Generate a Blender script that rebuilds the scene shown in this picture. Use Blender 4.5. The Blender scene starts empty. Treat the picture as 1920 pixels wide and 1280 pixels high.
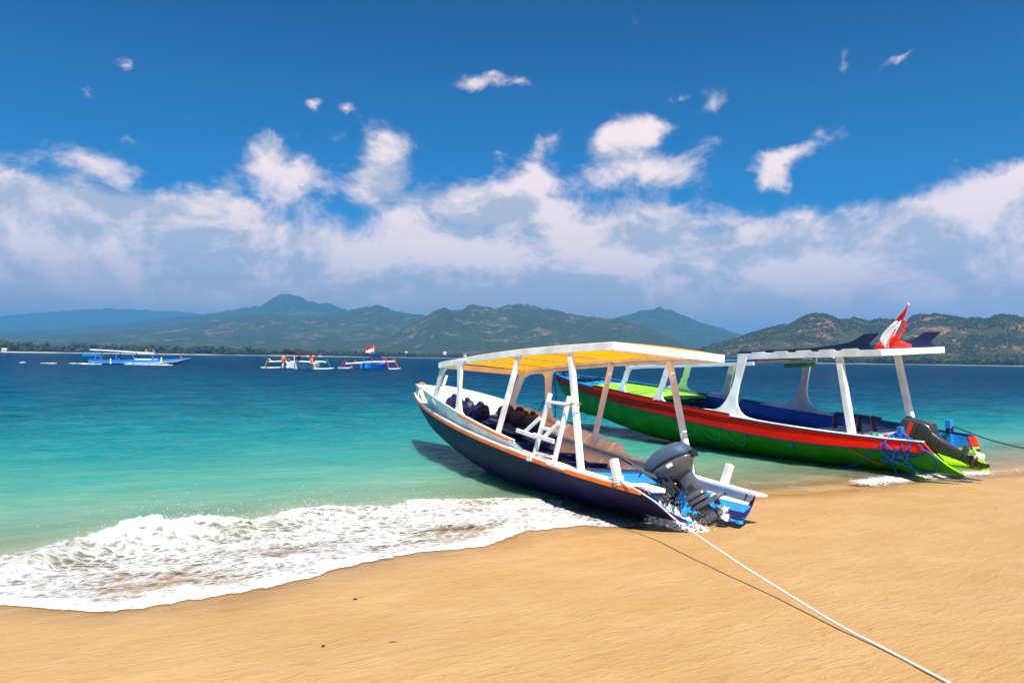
import bpy, bmesh, math, random
import numpy as np
from mathutils import Vector, Matrix, Euler
R = math.radians
random.seed(7); rng = np.random.default_rng(7)
scn = bpy.context.scene
COL = scn.collection

# ------------------------------------------------------------------ camera
FPX = 1500.0
cam_d = bpy.data.cameras.new("camera"); cam = bpy.data.objects.new("camera", cam_d); COL.objects.link(cam)
cam_d.sensor_width = 36.0; cam_d.lens = 36.0 * FPX / 1920.0
cam_d.clip_start = 0.05; cam_d.clip_end = 90000
cam.matrix_world = Matrix.Translation((0, 0, 2.0)) @ Matrix.Rotation(R(90) + math.atan(32 / FPX), 4, 'X') @ Matrix.Rotation(R(0.78), 4, 'Z')
scn.camera = cam
scn.view_settings.view_transform = 'Standard'; scn.view_settings.look = 'None'
scn.view_settings.gamma = 1; scn.view_settings.use_curve_mapping = False
scn.view_settings.exposure = 1.16
scn.cycles.max_bounces = 10; scn.cycles.transparent_max_bounces = 16; scn.cycles.volume_bounces = 1
scn.cycles.sample_clamp_indirect = 6.0; scn.cycles.caustics_reflective = False; scn.cycles.caustics_refractive = False

# ------------------------------------------------------------------ sun + sky
HAZE = 1.05e-4
SUN_EL, SUN_AZ = 58.0, 171.0            # azimuth clockwise from +Y
sd = bpy.data.lights.new("sun", 'SUN'); so = bpy.data.objects.new("sun", sd); COL.objects.link(so)
sd.energy = 4.1; sd.angle = R(0.53); sd.color = (1.0, 0.955, 0.88)
_e, _a = R(SUN_EL), R(SUN_AZ)
sunv = Vector((math.cos(_e) * math.sin(_a), math.cos(_e) * math.cos(_a), math.sin(_e)))
so.rotation_euler = sunv.to_track_quat('Z', 'Y').to_euler(); so.location = sunv * 50

W = bpy.data.worlds.new("World"); scn.world = W; W.use_nodes = True
nt = W.node_tree; nt.nodes.clear()

class NG:
    """small helper that writes node maths"""
    def __init__(s, nt): s.nt = nt
    def n(s, typ, **kw):
        nd = s.nt.nodes.new(typ)
        for k, v in kw.items(): setattr(nd, k, v)
        return nd
    def put(s, sock, v):
        if v is None: return
        if hasattr(v, 'bl_idname') or isinstance(v, bpy.types.NodeSocket): s.nt.links.new(v, sock)
        else: sock.default_value = v
    def m(s, op, a, b=None, c=None, clamp=False):
        nd = s.n('ShaderNodeMath', operation=op, use_clamp=clamp)
        s.put(nd.inputs[0], a); s.put(nd.inputs[1], b); s.put(nd.inputs[2], c)
        return nd.outputs[0]
    def vm(s, op, a, b=None, scale=None):
        nd = s.n('ShaderNodeVectorMath', operation=op)
        s.put(nd.inputs[0], a); s.put(nd.inputs[1], b)
        if scale is not None: s.put(nd.inputs['Scale'], scale)
        return nd.outputs[0]
    def mix(s, f, a, b, typ='MIX', clamp=False):
        nd = s.n('ShaderNodeMix', data_type='RGBA', blend_type=typ, clamp_factor=True)
        s.put(nd.inputs[0], f)
        for i, v in ((6, a), (7, b)):
            if isinstance(v, (tuple, list)) and len(v) == 3: v = (*v, 1)
            s.put(nd.inputs[i], v)
        return nd.outputs[2]
    def smooth(s, v, lo, hi, a=0.0, b=1.0):
        nd = s.n('ShaderNodeMapRange', interpolation_type='SMOOTHSTEP')
        for i, x in enumerate((v, lo, hi, a, b)): s.put(nd.inputs[i], x)
        return nd.outputs[0]
    def lin(s, v, lo, hi, a=0.0, b=1.0):
        nd = s.n('ShaderNodeMapRange')
        for i, x in enumerate((v, lo, hi, a, b)): s.put(nd.inputs[i], x)
        return nd.outputs[0]
    def noise(s, vec, scale, detail=4, rough=0.55, dist=0.0, typ=None):
        nd = s.n('ShaderNodeTexNoise')
        if typ: nd.noise_type = typ
        s.put(nd.inputs['Vector'], vec)
        nd.inputs['Scale'].default_value = scale; nd.inputs['Detail'].default_value = detail
        nd.inputs['Roughness'].default_value = rough; nd.inputs['Distortion'].default_value = dist
        return nd
    def map(s, vec, loc=(0, 0, 0), rot=(0, 0, 0), scale=(1, 1, 1), typ='POINT'):
        nd = s.n('ShaderNodeMapping', vector_type=typ)
        s.put(nd.inputs[0], vec); nd.inputs[1].default_value = loc; nd.inputs[2].default_value = rot; nd.inputs[3].default_value = scale
        return nd.outputs[0]
    def ramp(s, f, stops, interp='LINEAR'):
        nd = s.n('ShaderNodeValToRGB'); nd.color_ramp.interpolation = interp
        els = nd.color_ramp.elements
        while len(els) < len(stops): els.new(0.5)
        for e, (p, c) in zip(els, stops):
            e.position = p; e.color = (*c, 1) if len(c) == 3 else c
        s.put(nd.inputs[0], f)
        return nd.outputs[0]

g = NG(nt)
tc = g.n('ShaderNodeTexCoord').outputs['Generated']
sep = g.n('ShaderNodeSeparateXYZ'); g.put(sep.inputs[0], tc)
az = g.m('ARCTAN2', sep.outputs[0], sep.outputs[1]); el = g.m('ARCSINE', sep.outputs[2])
def AE(px, py):
    "direction of a point of the photograph: azimuth and elevation"
    y0 = 660 + 0.01362 * px
    return math.atan((px - 960) / FPX), math.atan((y0 - py) / math.hypot(FPX, px - 960))
sky = g.n('ShaderNodeTexSky'); sky.sky_type = 'NISHITA'; sky.sun_disc = False
sky.sun_elevation = R(SUN_EL); sky.sun_rotation = R(SUN_AZ); sky.air_density = 1.0; sky.dust_density = 0.6; sky.ozone_density = 4.0
# deep tropical (polarised) blue: per-channel grade of the Nishita sky
grade = g.mix(1.0, sky.outputs[0], (0.0, 0.27, 0.47), 'MULTIPLY')
elf = g.smooth(el, 0.10, 0.62)
grade2 = g.mix(1.0, sky.outputs[0], (0.0, 0.085, 0.215), 'MULTIPLY')
blue = g.mix(elf, grade, grade2)
# warped coordinates for ragged cloud outlines
w1 = g.noise(tc, 7.0, 5, 0.6); w2 = g.noise(tc, 26.0, 5, 0.62)
warp = g.vm('ADD', g.vm('SCALE', g.vm('SUBTRACT', w1.outputs['Color'], (0.5, 0.5, 0.5)), scale=0.042),
            g.vm('SCALE', g.vm('SUBTRACT', w2.outputs['Color'], (0.5, 0.5, 0.5)), scale=0.026))
cmb = g.n('ShaderNodeCombineXYZ'); g.put(cmb.inputs[0], az); g.put(cmb.inputs[1], el)
P = g.vm('ADD', cmb.outputs[0], warp)
sp = g.n('ShaderNodeSeparateXYZ'); g.put(sp.inputs[0], P)
blobs = [  # photo x, y, half width, half height, strength, tilt
    (150, 295, 120, 50, .80, 0), (232, 250, 38, 22, .5, 0), (488, 285, 45, 52, 1.1, 0), (545, 330, 75, 70, 1.15, 0),
    (715, 275, 65, 50, 1.1, 0), (700, 340, 90, 60, .9, 0), (620, 258, 50, 22, .55, 0), (1015, 262, 50, 30, .62, 0.4), (1000, 330, 60, 60, .7, 0),
    (1150, 262, 85, 42, 1.0, .15), (1235, 240, 60, 34, .9, .3), (1200, 320, 190, 60, .95, 0), (1335, 200, 55, 30, .85, .5), (1280, 182, 50, 12, .6, .1), (1340, 260, 60, 30, .5, .5),
    (1490, 285, 90, 26, .9, .25), (1445, 322, 50, 42, .85, 0), (1440, 345, 40, 24, .5, 0),
    (880, 152, 52, 26, 1.0, .3), (955, 140, 42, 16, .62, 0), (915, 126, 24, 16, .55, 0), (1690, 112, 62, 13, .66, .4), (1577, 118, 20, 46, .42, -.4), (228, 112, 34, 18, .62, 0), (155, 168, 40, 16, .4, 0),
    (570, 197, 30, 14, .66, .3), (642, 207, 20, 12, .62, .2), (925, 295, 38, 26, .6, 0), (1900, 350, 60, 50, .9, 0),
    (1780, 385, 220, 42, .85, 0), (210, 400, 170, 50, .8, 0), (400, 380, 110, 55, .85, 0), (860, 370, 180, 55, .8, 0), (1260, 420, 90, 40, .5, 0), (1485, 212, 20, 14, .4, 0)]
tot = None
for (bx, by, rx_, ry_, st, tl) in blobs:
    a0, e0 = AE(bx, by)
    mp = g.map(P, (a0, e0, 0), (0, 0, tl), (rx_ * 1.55 / FPX, ry_ * 1.6 / FPX, 1), 'TEXTURE')
    gr = g.n('ShaderNodeTexGradient', gradient_type='QUADRATIC_SPHERE'); g.put(gr.inputs[0], mp)
    v = g.m('MULTIPLY', gr.outputs['Fac'], st * 1.35)
    tot = v if tot is None else g.m('ADD', tot, v)
# the bank of cumulus above the far coast runs all the way round the horizon
nb = g.noise(g.map(tc, scale=(1, 1, 2.2)), 3.2, 3, 0.5)
bank_el = g.m('ADD', sp.outputs[1], g.m('MULTIPLY', g.m('SUBTRACT', nb.outputs['Fac'], 0.5), -0.13))
bank = g.smooth(bank_el, 0.212, 0.135)
tot = g.m('ADD', tot, g.m('MULTIPLY', bank, 1.15)); tot = g.m('ADD', tot, g.smooth(el, .16, .07, 0.0, .7))
nd1 = g.noise(g.map(tc, scale=(1, 1, 1.5)), 9.0, 9, 0.66, 0.35)
dens = g.m('SUBTRACT', g.m('ADD', g.m('MULTIPLY', tot, 1.2), g.m('MULTIPLY', g.m('SUBTRACT', nd1.outputs['Fac'], 0.53), 3.1)), g.smooth(el, .15, .30, .0, .26))
cover = g.smooth(dens, 0.10, 1.15)
tcs = g.vm('ADD', tc, (0.012, 0.0, 0.030))
nd2 = g.noise(g.map(tcs, scale=(1, 1, 1.5)), 9.0, 9, 0.66, 0.35)
big1 = g.noise(g.map(tc, scale=(1, 1, 2.6)), 4.0, 3, 0.5); big2 = g.noise(g.map(g.vm('ADD', tc, (0.02, 0, 0.05)), scale=(1, 1, 2.6)), 4.0, 3, 0.5)
lite = g.m('ADD', g.m('MULTIPLY', g.m('SUBTRACT', nd1.outputs['Fac'], nd2.outputs['Fac']), 5.2),
           g.m('MULTIPLY', g.m('SUBTRACT', big1.outputs['Fac'], big2.outputs['Fac']), 3.6))
lite = g.m('ADD', g.m('ADD', lite, 0.42), g.smooth(el, 0.06, 0.22, -0.16, 0.22), clamp=True)
ccol = g.mix(lite, (3.0, 2.95, 3.05), (6.3, 4.95, 4.4))
# towards the horizon clouds sink into grey-blue air
low = g.smooth(el, 0.135, 0.0)
lowc = g.mix(low, ccol, (4.6, 2.9, 2.0))
skyc = g.mix(g.m('MULTIPLY', cover, g.smooth(el, 0.0, 0.10, 0.95, 0.93)), blue, lowc)
skyc = g.mix(g.smooth(el, 0.10, -0.005, 0.0, 0.75), skyc, (4.2, 2.6, 1.7))
bg = g.n('ShaderNodeBackground'); g.put(bg.inputs[0], skyc); bg.inputs[1].default_value = 0.10
wo = g.n('ShaderNodeOutputWorld'); nt.links.new(bg.outputs[0], wo.inputs[0])

# ------------------------------------------------------------------ tagging
def tag(o, label=None, cat=None, group=None, kind=None):
    if label: o['label'] = label
    if cat: o['category'] = cat
    if group: o['group'] = group
    if kind: o['kind'] = kind
    return o
def empty(name, loc=(0, 0, 0), rot=(0, 0, 0), label=None, cat=None, group=None):
    o = bpy.data.objects.new(name, None); COL.objects.link(o); o.location = loc; o.rotation_euler = rot; o.empty_display_size = .1
    return tag(o, label, cat, group)

# ------------------------------------------------------------------ mesh builder
class MB:
    def __init__(s): s.v = []; s.f = []
    def add(s, vs, fs):
        b = len(s.v); s.v += [tuple(map(float, v)) for v in vs]; s.f += [tuple(b + i for i in f) for f in fs]; return s
    def box(s, c, size, rot=(0, 0, 0)):
        M = Euler(rot).to_matrix(); c = Vector(c); vs = []
        for i in (-.5, .5):
            for j in (-.5, .5):
                for k in (-.5, .5): vs.append(c + M @ Vector((i * size[0], j * size[1], k * size[2])))
        return s.add(vs, [(0, 1, 3, 2), (4, 6, 7, 5), (0, 4, 5, 1), (2, 3, 7, 6), (0, 2, 6, 4), (1, 5, 7, 3)])
    def bar(s, p0, p1, w, h, up=(0, 0, 1), w1=None, h1=None):
        p0, p1 = Vector(p0), Vector(p1); d = (p1 - p0).normalized(); up = Vector(up)
        if abs(d.dot(up)) > .98: up = Vector((1, 0, 0))
        sx = d.cross(up).normalized(); sz = sx.cross(d).normalized(); vs = []
        for p, ww, hh in ((p0, w, h), (p1, w1 or w, h1 or h)):
            for a, b in ((-.5, -.5), (.5, -.5), (.5, .5), (-.5, .5)): vs.append(p + sx * a * ww + sz * b * hh)
        return s.add(vs, [(0, 3, 2, 1), (4, 5, 6, 7), (0, 1, 5, 4), (1, 2, 6, 5), (2, 3, 7, 6), (3, 0, 4, 7)])
    def tube(s, pts, r, n=8, closed=False):
        pts = [Vector(p) for p in pts]; N = len(pts); rs = r if isinstance(r, (list, tuple)) else [r] * N
        rings = []; prev = None
        for i, p in enumerate(pts):
            a = pts[(i - 1) % N] if (closed or i > 0) else p; b = pts[(i + 1) % N] if (closed or i < N - 1) else p
            d = (b - a).normalized()
            if prev is None:
                prev = d.orthogonal().normalized()
            prev = (prev - d * prev.dot(d))
            if prev.length < 1e-6: prev = d.orthogonal()
            prev.normalize(); q = d.cross(prev)
            rings.append([p + (prev * math.cos(t) + q * math.sin(t)) * rs[i] for t in [2 * math.pi * k / n for k in range(n)]])
        return s.loft(rings, cap=not closed, wrap=closed)
    def loft(s, rings, cap=True, wrap=False, close=True):
        n = len(rings[0]); vs = [v for r_ in rings for v in r_]; fs = []
        m = len(rings); L = m if wrap else m - 1
        for i in range(L):
            a = i * n; b = ((i + 1) % m) * n
            for k in range(n if close else n - 1):
                k2 = (k + 1) % n; fs.append((a + k, a + k2, b + k2, b + k))
        if cap and close:
            fs.append(tuple(range(n - 1, -1, -1))); fs.append(tuple((m - 1) * n + k for k in range(n)))
        return s.add(vs, fs)
    def prism(s, poly, y0, y1, fn=None):
        "polygon in the X,Z plane extruded along Y"
        fn = fn or (lambda x, y, z: (x, y, z)); n = len(poly)
        vs = [fn(x, y0, z) for x, z in poly] + [fn(x, y1, z) for x, z in poly]
        fs = [tuple(range(n)), tuple(range(2 * n - 1, n - 1, -1))] + [(k, k + n, (k + 1) % n + n, (k + 1) % n) for k in range(n)]
        return s.add(vs, fs)
    def strip(s, A, B, t, nrm=(0, 1, 0)):
        "band between the 3D polylines A and B with thickness t"
        nrm = Vector(nrm) * t * .5; rings = []
        for a, b in zip(A, B):
            a, b = Vector(a), Vector(b); rings.append([a - nrm, b - nrm, b + nrm, a + nrm])
        return s.loft(rings)
    def ell(s, c, r, n=10, m=7, rot=(0, 0, 0)):
        M = Euler(rot).to_matrix(); c = Vector(c); rings = []
        for i in range(1, m):
            t = math.pi * i / m
            rings.append([c + M @ Vector((r[0] * math.sin(t) * math.cos(p), r[1] * math.sin(t) * math.sin(p), r[2] * math.cos(t))) for p in [2 * math.pi * k / n for k in range(n)]])
        return s.loft(rings)
    def build(s, name, mat, parent=None, smooth=False, bevel=0, angle=35, solid=0):
        me = bpy.data.meshes.new(name); me.from_pydata(s.v, [], s.f)
        bm = bmesh.new(); bm.from_mesh(me); bmesh.ops.recalc_face_normals(bm, faces=bm.faces); bm.to_mesh(me); bm.free()
        me.materials.append(mat)
        if smooth:
            me.shade_smooth()
            if smooth != 'all':
                try: me.set_sharp_from_angle(angle=R(angle))
                except Exception: pass
        o = bpy.data.objects.new(name, me); COL.objects.link(o)
        if parent: o.parent = parent
        if solid:
            md = o.modifiers.new('solid', 'SOLIDIFY'); md.thickness = solid; md.offset = 0
        if bevel:
            md = o.modifiers.new('bevel', 'BEVEL'); md.width = bevel; md.segments = 2; md.limit_method = 'ANGLE'; md.angle_limit = R(40)
        return o
def copy_tree(o, parent=None):
    c = o.copy(); COL.objects.link(c); c.parent = parent
    for ch in list(o.children): copy_tree(ch, c)
    return c
def spline(pts, n=8, closed=False):
    pts = [Vector(p) for p in pts]; N = len(pts); out = []
    rngi = range(N) if closed else range(N - 1)
    for i in rngi:
        if closed: p0, p1, p2, p3 = pts[(i - 1) % N], pts[i], pts[(i + 1) % N], pts[(i + 2) % N]
        else: p0, p1, p2, p3 = pts[max(i - 1, 0)], pts[i], pts[i + 1], pts[min(i + 2, N - 1)]
        for k in range(n):
            t = k / n
            out.append(0.5 * ((2 * p1) + (-p0 + p2) * t + (2 * p0 - 5 * p1 + 4 * p2 - p3) * t * t + (-p0 + 3 * p1 - 3 * p2 + p3) * t ** 3))
    if not closed: out.append(pts[-1])
    return out
def lerp(x, tab):
    xs = [a for a, b in tab]; ys = [b for a, b in tab]
    return float(np.interp(x, xs, ys))

# ------------------------------------------------------------------ numpy noise
def _hash(ix, iy, seed):
    h = (ix.astype(np.int64) * 374761393 + iy.astype(np.int64) * 668265263 + seed * 144269504) & 0xffffffff
    h = ((h ^ (h >> 13)) * 1274126177) & 0xffffffff
    return ((h ^ (h >> 16)) & 0xffffff) / float(0xffffff)
def vnoise(x, y, seed=0):
    ix = np.floor(x); iy = np.floor(y); fx = x - ix; fy = y - iy
    fx = fx * fx * fx * (fx * (fx * 6 - 15) + 10); fy = fy * fy * fy * (fy * (fy * 6 - 15) + 10)
    a = _hash(ix, iy, seed); b = _hash(ix + 1, iy, seed); c = _hash(ix, iy + 1, seed); d = _hash(ix + 1, iy + 1, seed)
    return (a + (b - a) * fx) * (1 - fy) + (c + (d - c) * fx) * fy
def fbm(x, y, o=5, seed=0, gain=.5, ridged=False):
    s = 0; a = 1; t = 0
    for i in range(o):
        n = vnoise(x, y, seed + i * 17)
        if ridged: n = 1 - abs(2 * n - 1)
        s = s + n * a; t += a; a *= gain; x, y = x * 1.93 + y * .31 + 3.1, y * 1.93 - x * .29 + 7.7
    return s / t
def grid_mesh(name, X, Y, Z, mat, attrs=None, keep=None):
    h, w = X.shape
    co = np.stack([X, Y, Z], -1).reshape(-1, 3).astype(np.float32)
    i = np.arange(h * w).reshape(h, w)
    q = np.stack([i[:-1, :-1], i[:-1, 1:], i[1:, 1:], i[1:, :-1]], -1).reshape(-1, 4)
    if keep is not None:
        k = (keep[:-1, :-1] & keep[:-1, 1:] & keep[1:, 1:] & keep[1:, :-1]).reshape(-1); q = q[k]
        used = np.zeros(h * w, bool); used[q.reshape(-1)] = True
        rem = np.cumsum(used) - 1; co = co[used]; q = rem[q]
    me = bpy.data.meshes.new(name)
    me.vertices.add(len(co)); me.vertices.foreach_set('co', co.reshape(-1))
    me.loops.add(q.size); me.loops.foreach_set('vertex_index', q.reshape(-1).astype(np.int32))
    me.polygons.add(len(q)); me.polygons.foreach_set('loop_start', np.arange(0, q.size, 4, dtype=np.int32))
    me.update(calc_edges=True)
    for nm, a in (attrs or {}).items():
        a = a.reshape(-1).astype(np.float32)
        if keep is not None: a = a[used]
        at = me.attributes.new(nm, 'FLOAT', 'POINT'); at.data.foreach_set('value', a)
    me.shade_smooth(); me.materials.append(mat)
    o = bpy.data.objects.new(name, me); COL.objects.link(o)
    return o

# ------------------------------------------------------------------ materials
def newmat(name):
    m = bpy.data.materials.new(name); m.use_nodes = True; n = m.node_tree; n.nodes.clear()
    gg = NG(n); out = gg.n('ShaderNodeOutputMaterial'); b = gg.n('ShaderNodeBsdfPrincipled'); n.links.new(b.outputs[0], out.inputs[0])
    return m, gg, b, out
def bump(gg, b, h, strength=.3, dist=.01):
    bp = gg.n('ShaderNodeBump'); bp.inputs['Strength'].default_value = strength; bp.inputs['Distance'].default_value = dist
    gg.put(bp.inputs['Height'], h); gg.nt.links.new(bp.outputs[0], b.inputs['Normal'])
def paint(name, col, rough=.45, wear=.25, wearcol=(.30, .22, .15), grain=.25, gscale=(3, 26, 26), var=.12, spec=.4, metal=0.0):
    m, gg, b, out = newmat(name)
    tcn = gg.n('ShaderNodeTexCoord').outputs['Object']
    n1 = gg.noise(tcn, 2.3, 6, .6); n2 = gg.noise(gg.map(tcn, scale=gscale), 1.0, 6, .65); n3 = gg.noise(tcn, 11, 8, .72)
    dark = tuple(c * (1 - var * 2) for c in col); lightc = tuple(min(1, c * (1 + var) + var * .02) for c in col)
    c = gg.mix(gg.smooth(n1.outputs[0], .3, .7), dark, lightc)
    c = gg.mix(gg.smooth(n2.outputs[0], .52, .75, 0, grain), c, tuple(x * .55 for x in col))
    if wear > 0:
        wm = gg.m('MULTIPLY', gg.smooth(n3.outputs[0], .66 - wear * .12, .70), gg.smooth(n1.outputs[0], .42, .58))
        c = gg.mix(gg.m('MULTIPLY', wm, min(1, wear * 2.2)), c, wearcol)
    gg.put(b.inputs['Base Color'], c)
    gg.put(b.inputs['Roughness'], gg.lin(n3.outputs[0], .3, .7, rough - .08, rough + .15))
    b.inputs['Specular IOR Level'].default_value = spec; b.inputs['Metallic'].default_value = metal
    bump(gg, b, gg.m('ADD', n2.outputs[0], gg.m('MULTIPLY', n3.outputs[0], .6)), .35, .004)
    return m
def plain(name, col, rough=.5, spec=.4, metal=0., nsc=20, var=.1):
    m, gg, b, out = newmat(name); tcn = gg.n('ShaderNodeTexCoord').outputs['Object']
    n1 = gg.noise(tcn, nsc, 5, .6)
    gg.put(b.inputs['Base Color'], gg.mix(gg.smooth(n1.outputs[0], .3, .7), tuple(c * (1 - var) for c in col), tuple(min(1, c * (1 + var)) for c in col)))
    gg.put(b.inputs['Roughness'], gg.lin(n1.outputs[0], .3, .7, max(.04, rough - .07), rough + .07)); b.inputs['Specular IOR Level'].default_value = spec; b.inputs['Metallic'].default_value = metal
    bump(gg, b, n1.outputs[0], .15, .003)
    return m
M = {}
def sheet_mat():
    m = bpy.data.materials.new('translucent_yellow_sheet'); m.use_nodes = True; n = m.node_tree; n.nodes.clear(); gg = NG(n)
    tcn = gg.n('ShaderNodeTexCoord').outputs['Object']; n1 = gg.noise(gg.map(tcn, scale=(8, 1.5, 3)), 1.0, 5, .6)
    c = gg.mix(gg.smooth(n1.outputs[0], .3, .7), (.92, .33, .002), (1.0, .42, .006))
    d = gg.n('ShaderNodeBsdfDiffuse'); gg.put(d.inputs[0], c); t = gg.n('ShaderNodeBsdfTranslucent'); gg.put(t.inputs[0], c)
    mx = gg.n('ShaderNodeMixShader'); mx.inputs[0].default_value = .72; n.links.new(d.outputs[0], mx.inputs[1]); n.links.new(t.outputs[0], mx.inputs[2])
    out = gg.n('ShaderNodeOutputMaterial'); n.links.new(mx.outputs[0], out.inputs[0]); return m
M['sheet'] = sheet_mat()
M['white'] = paint('white_paint', (.86, .87, .88), .42, .30, (.50, .43, .34), .18)
M['white_worn'] = paint('worn_white_paint', (.80, .78, .73), .6, .85, (.33, .24, .16), .5)
M['fascia'] = paint('cream_white_paint', (.88, .87, .84), .5, .18, (.5, .42, .3), .25)
M['navy'] = paint('navy_hull_paint', (.013, .012, .078), .48, .10, (.03, .03, .07), .2, (2, 10, 10), .14, .10)
M['navy_edge'] = paint('bright_navy_paint', (.012, .014, .16), .35, .55, (.45, .42, .45), .2)
M['orange'] = paint('orange_rail_paint', (.80, .17, .006), .45, .12, (.5, .3, .15), .2)
M['yellow'] = paint('yellow_ceiling_paint', (1.0, .46, .004), .6, .05, (.6, .35, .05), .25, (26, 3, 26))
M['blue_in'] = paint('blue_interior_paint', (.005, .065, .36), .42, .12, (.02, .06, .16), .3)
M['blue_mid'] = paint('mid_blue_deck_paint', (.004, .24, .70), .45, .22, (.08, .08, .12), .45)
M['cyan'] = paint('light_blue_paint', (.006, .34, .78), .4, .10, (.2, .4, .6), .2)
M['red'] = paint('red_strake_paint', (.92, .014, .001), .45, .05, (.8, .2, .04), .08, (3, 26, 26), .04, .10)
M['green'] = paint('green_hull_paint', (.012, .21, .002), .42, .08, (.03, .05, .02), .2, (2, 10, 10), .15, .12)
M['lime'] = paint('lime_green_paint', (.30, .66, .006), .38, .08, (.35, .45, .1), .12)
M['deepblue'] = paint('royal_blue_paint', (.006, .050, .33), .4, .08, (.03, .05, .12), .2)
M['b2blue'] = paint('blue_bulwark_paint', (.010, .095, .52), .4, .10, (.05, .1, .3), .2)
M['b2sky'] = paint('sky_blue_paint', (.012, .19, .62), .38, .12, (.3, .4, .5), .2)
M['fin'] = paint('navy_fin_paint', (.008, .020, .085), .36, .10, (.05, .08, .15), .15)
M['grey_deck'] = paint('grey_deck_paint', (.42, .44, .50), .6, .3, (.2, .2, .2), .3)
M['redpaint'] = plain('red_enamel', (.78, .03, .01), .3, .5)
M['cover'] = plain('navy_cloth_cover', (.040, .078, .135), .55, .35, 0, 60, .12)
M['motor'] = plain('dark_grey_motor_paint', (.085, .09, .112), .24, .55, 0, 5, .03)
M['motor_dark'] = plain('black_motor_paint', (.035, .036, .036), .32, .55, 0, 40, .12)
M['black'] = plain('black_plastic', (.009, .009, .011), .4, .4)
M['oily'] = plain('oily_engine_metal', (.028, .03, .034), .35, .6, .4, 90, .6)
M['steel'] = plain('steel', (.55, .55, .55), .3, .5, .9, 40, .2)
M['prop_white'] = plain('white_propeller', (.78, .75, .70), .35, .5, 0, 30, .12)
M['jacket'] = plain('dark_indigo_nylon', (.012, .012, .055), .5, .4, 0, 25, .3)
M['rope_blue'] = plain('blue_rope', (.006, .10, .52), .6, .3, 0, 200, .3)
M['rope_black'] = plain('black_rope', (.006, .010, .016), .7, .3, 0, 200, .3)
M['rope_red'] = plain('orange_red_cord', (.55, .05, .01), .6, .3, 0, 200, .3)
M['rope_teal'] = plain('teal_cord', (.04, .34, .34), .6, .3, 0, 200, .3)
M['rope_tan'] = plain('tan_cord', (.35, .22, .12), .8, .2, 0, 200, .3)
M['white_flag'] = plain('white_cloth', (.78, .74, .76), .8, .2, 0, 40, .05)
M['red_flag'] = plain('red_cloth', (.62, .012, .010), .7, .2, 0, 40, .1)
M['wood'] = paint('bare_timber', (.36, .24, .14), .7, .4, (.15, .1, .06), .5)
M['skin'] = plain('skin', (.36, .19, .12), .5, .4)
M['hair'] = plain('dark_hair', (.012, .009, .008), .6, .3)
M['lifeorange'] = plain('orange_lifejacket', (.85, .10, .01), .6, .3)
M['darkroof'] = plain('dark_awning', (.035, .030, .032), .7, .2)
M['yel2'] = plain('yellow_enamel', (.82, .42, .01), .4, .4)
M['grn2'] = plain('green_enamel', (.01, .20, .06), .4, .4)
M['farblue'] = plain('bright_blue_enamel', (.01, .24, .78), .4, .4)
M['maroon'] = plain('maroon_antifoul', (.10, .012, .012), .5, .4)
M['label'] = plain('white_sticker', (.85, .83, .80), .4, .4)

# rope with laid strands
def rope_mat(name, col):
    m, gg, b, out = newmat(name); tcn = gg.n('ShaderNodeTexCoord').outputs['Object']
    wv = gg.n('ShaderNodeTexWave', wave_type='BANDS', bands_direction='DIAGONAL'); gg.put(wv.inputs[0], tcn); wv.inputs['Scale'].default_value = 45; wv.inputs['Distortion'].default_value = 1.0
    gg.put(b.inputs['Base Color'], gg.mix(wv.outputs['Fac'], tuple(c * .8 for c in col), col)); b.inputs['Roughness'].default_value = .8
    bump(gg, b, wv.outputs['Fac'], .4, .003); return m
M['rope_white'] = rope_mat('white_rope', (.86, .84, .80))

# ------------------------------------------------------------------ shore frame
SA = R(32); TX, TY = math.cos(SA), math.sin(SA); NX, NY = -math.sin(SA), math.cos(SA)
def XY(t, s): return TX * t + NX * s, TY * t + NY * s
SLOPE = .055; S0 = 7.3
edge_tab = [(-60, 8.6), (-3, 8.3), (-.8, 7.95), (-.4, 7.6), (0, 7.42), (.35, 7.15), (.7, 6.86), (1.1, 6.76), (1.6, 6.74), (2.1, 6.88), (2.9, 7.32), (3.6, 7.45), (4.3, 7.45), (4.8, 7.66), (5.1, 7.85), (5.9, 7.8), (6.3, 7.40), (6.9, 7.15), (7.6, 7.6), (8.5, 8.4), (9.8, 8.45), (10.7, 8.12), (12.3, 7.98), (13.3, 8.02), (15.1, 7.75), (16, 7.6), (25, 7.4), (400, 7.4)]
crest_tab = [(-60, 9.0), (-1.5, 8.75), (-.6, 8.6), (.2, 8.55), (.7, 8.95), (1.2, 9.2), (1.9, 9.25), (2.4, 9.2), (3.0, 9.45), (3.8, 9.55), (4.8, 9.6), (5.6, 9.5), (6.6, 9.0), (8, 9.0), (9.5, 9.2), (11, 8.85), (14, 8.7), (400, 8.3)]
cresth_tab = [(-60, .07), (-1.5, .07), (-.4, .11), (.4, .17), (.9, .19), (1.3, .22), (1.8, .19), (2.4, .12), (3.0, .15), (3.6, .11), (4.6, .08), (5.8, .05), (7, .02), (9, .03), (11, .05), (14, .03), (400, .03)]
def tabf(t, tab): return np.interp(t, [a for a, b in tab], [b for a, b in tab])
def sand_z(t, s):
    x, y = XY(t, s)
    d = s - S0
    z = np.where(d < 0, -d * SLOPE, -d * SLOPE - np.maximum(d - 6, 0) * .02)
    z = np.where(s < -3, .57 + (-3 - s) * .004, z)
    z = np.maximum(z, -9.0)
    near = np.clip(1 - np.abs(s - 6) / 14, 0, 1)
    z = z + (fbm(x * .55, y * .55, 3, 5) - .5) * .05 * near + (fbm(x * 3.0, y * 3.0, 3, 9) - .5) * .010 * near
    return z
def sand_at(x, y):
    t = TX * x + TY * y; s = NX * x + NY * y
    return float(sand_z(np.array([t]), np.array([s]))[0])
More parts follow.
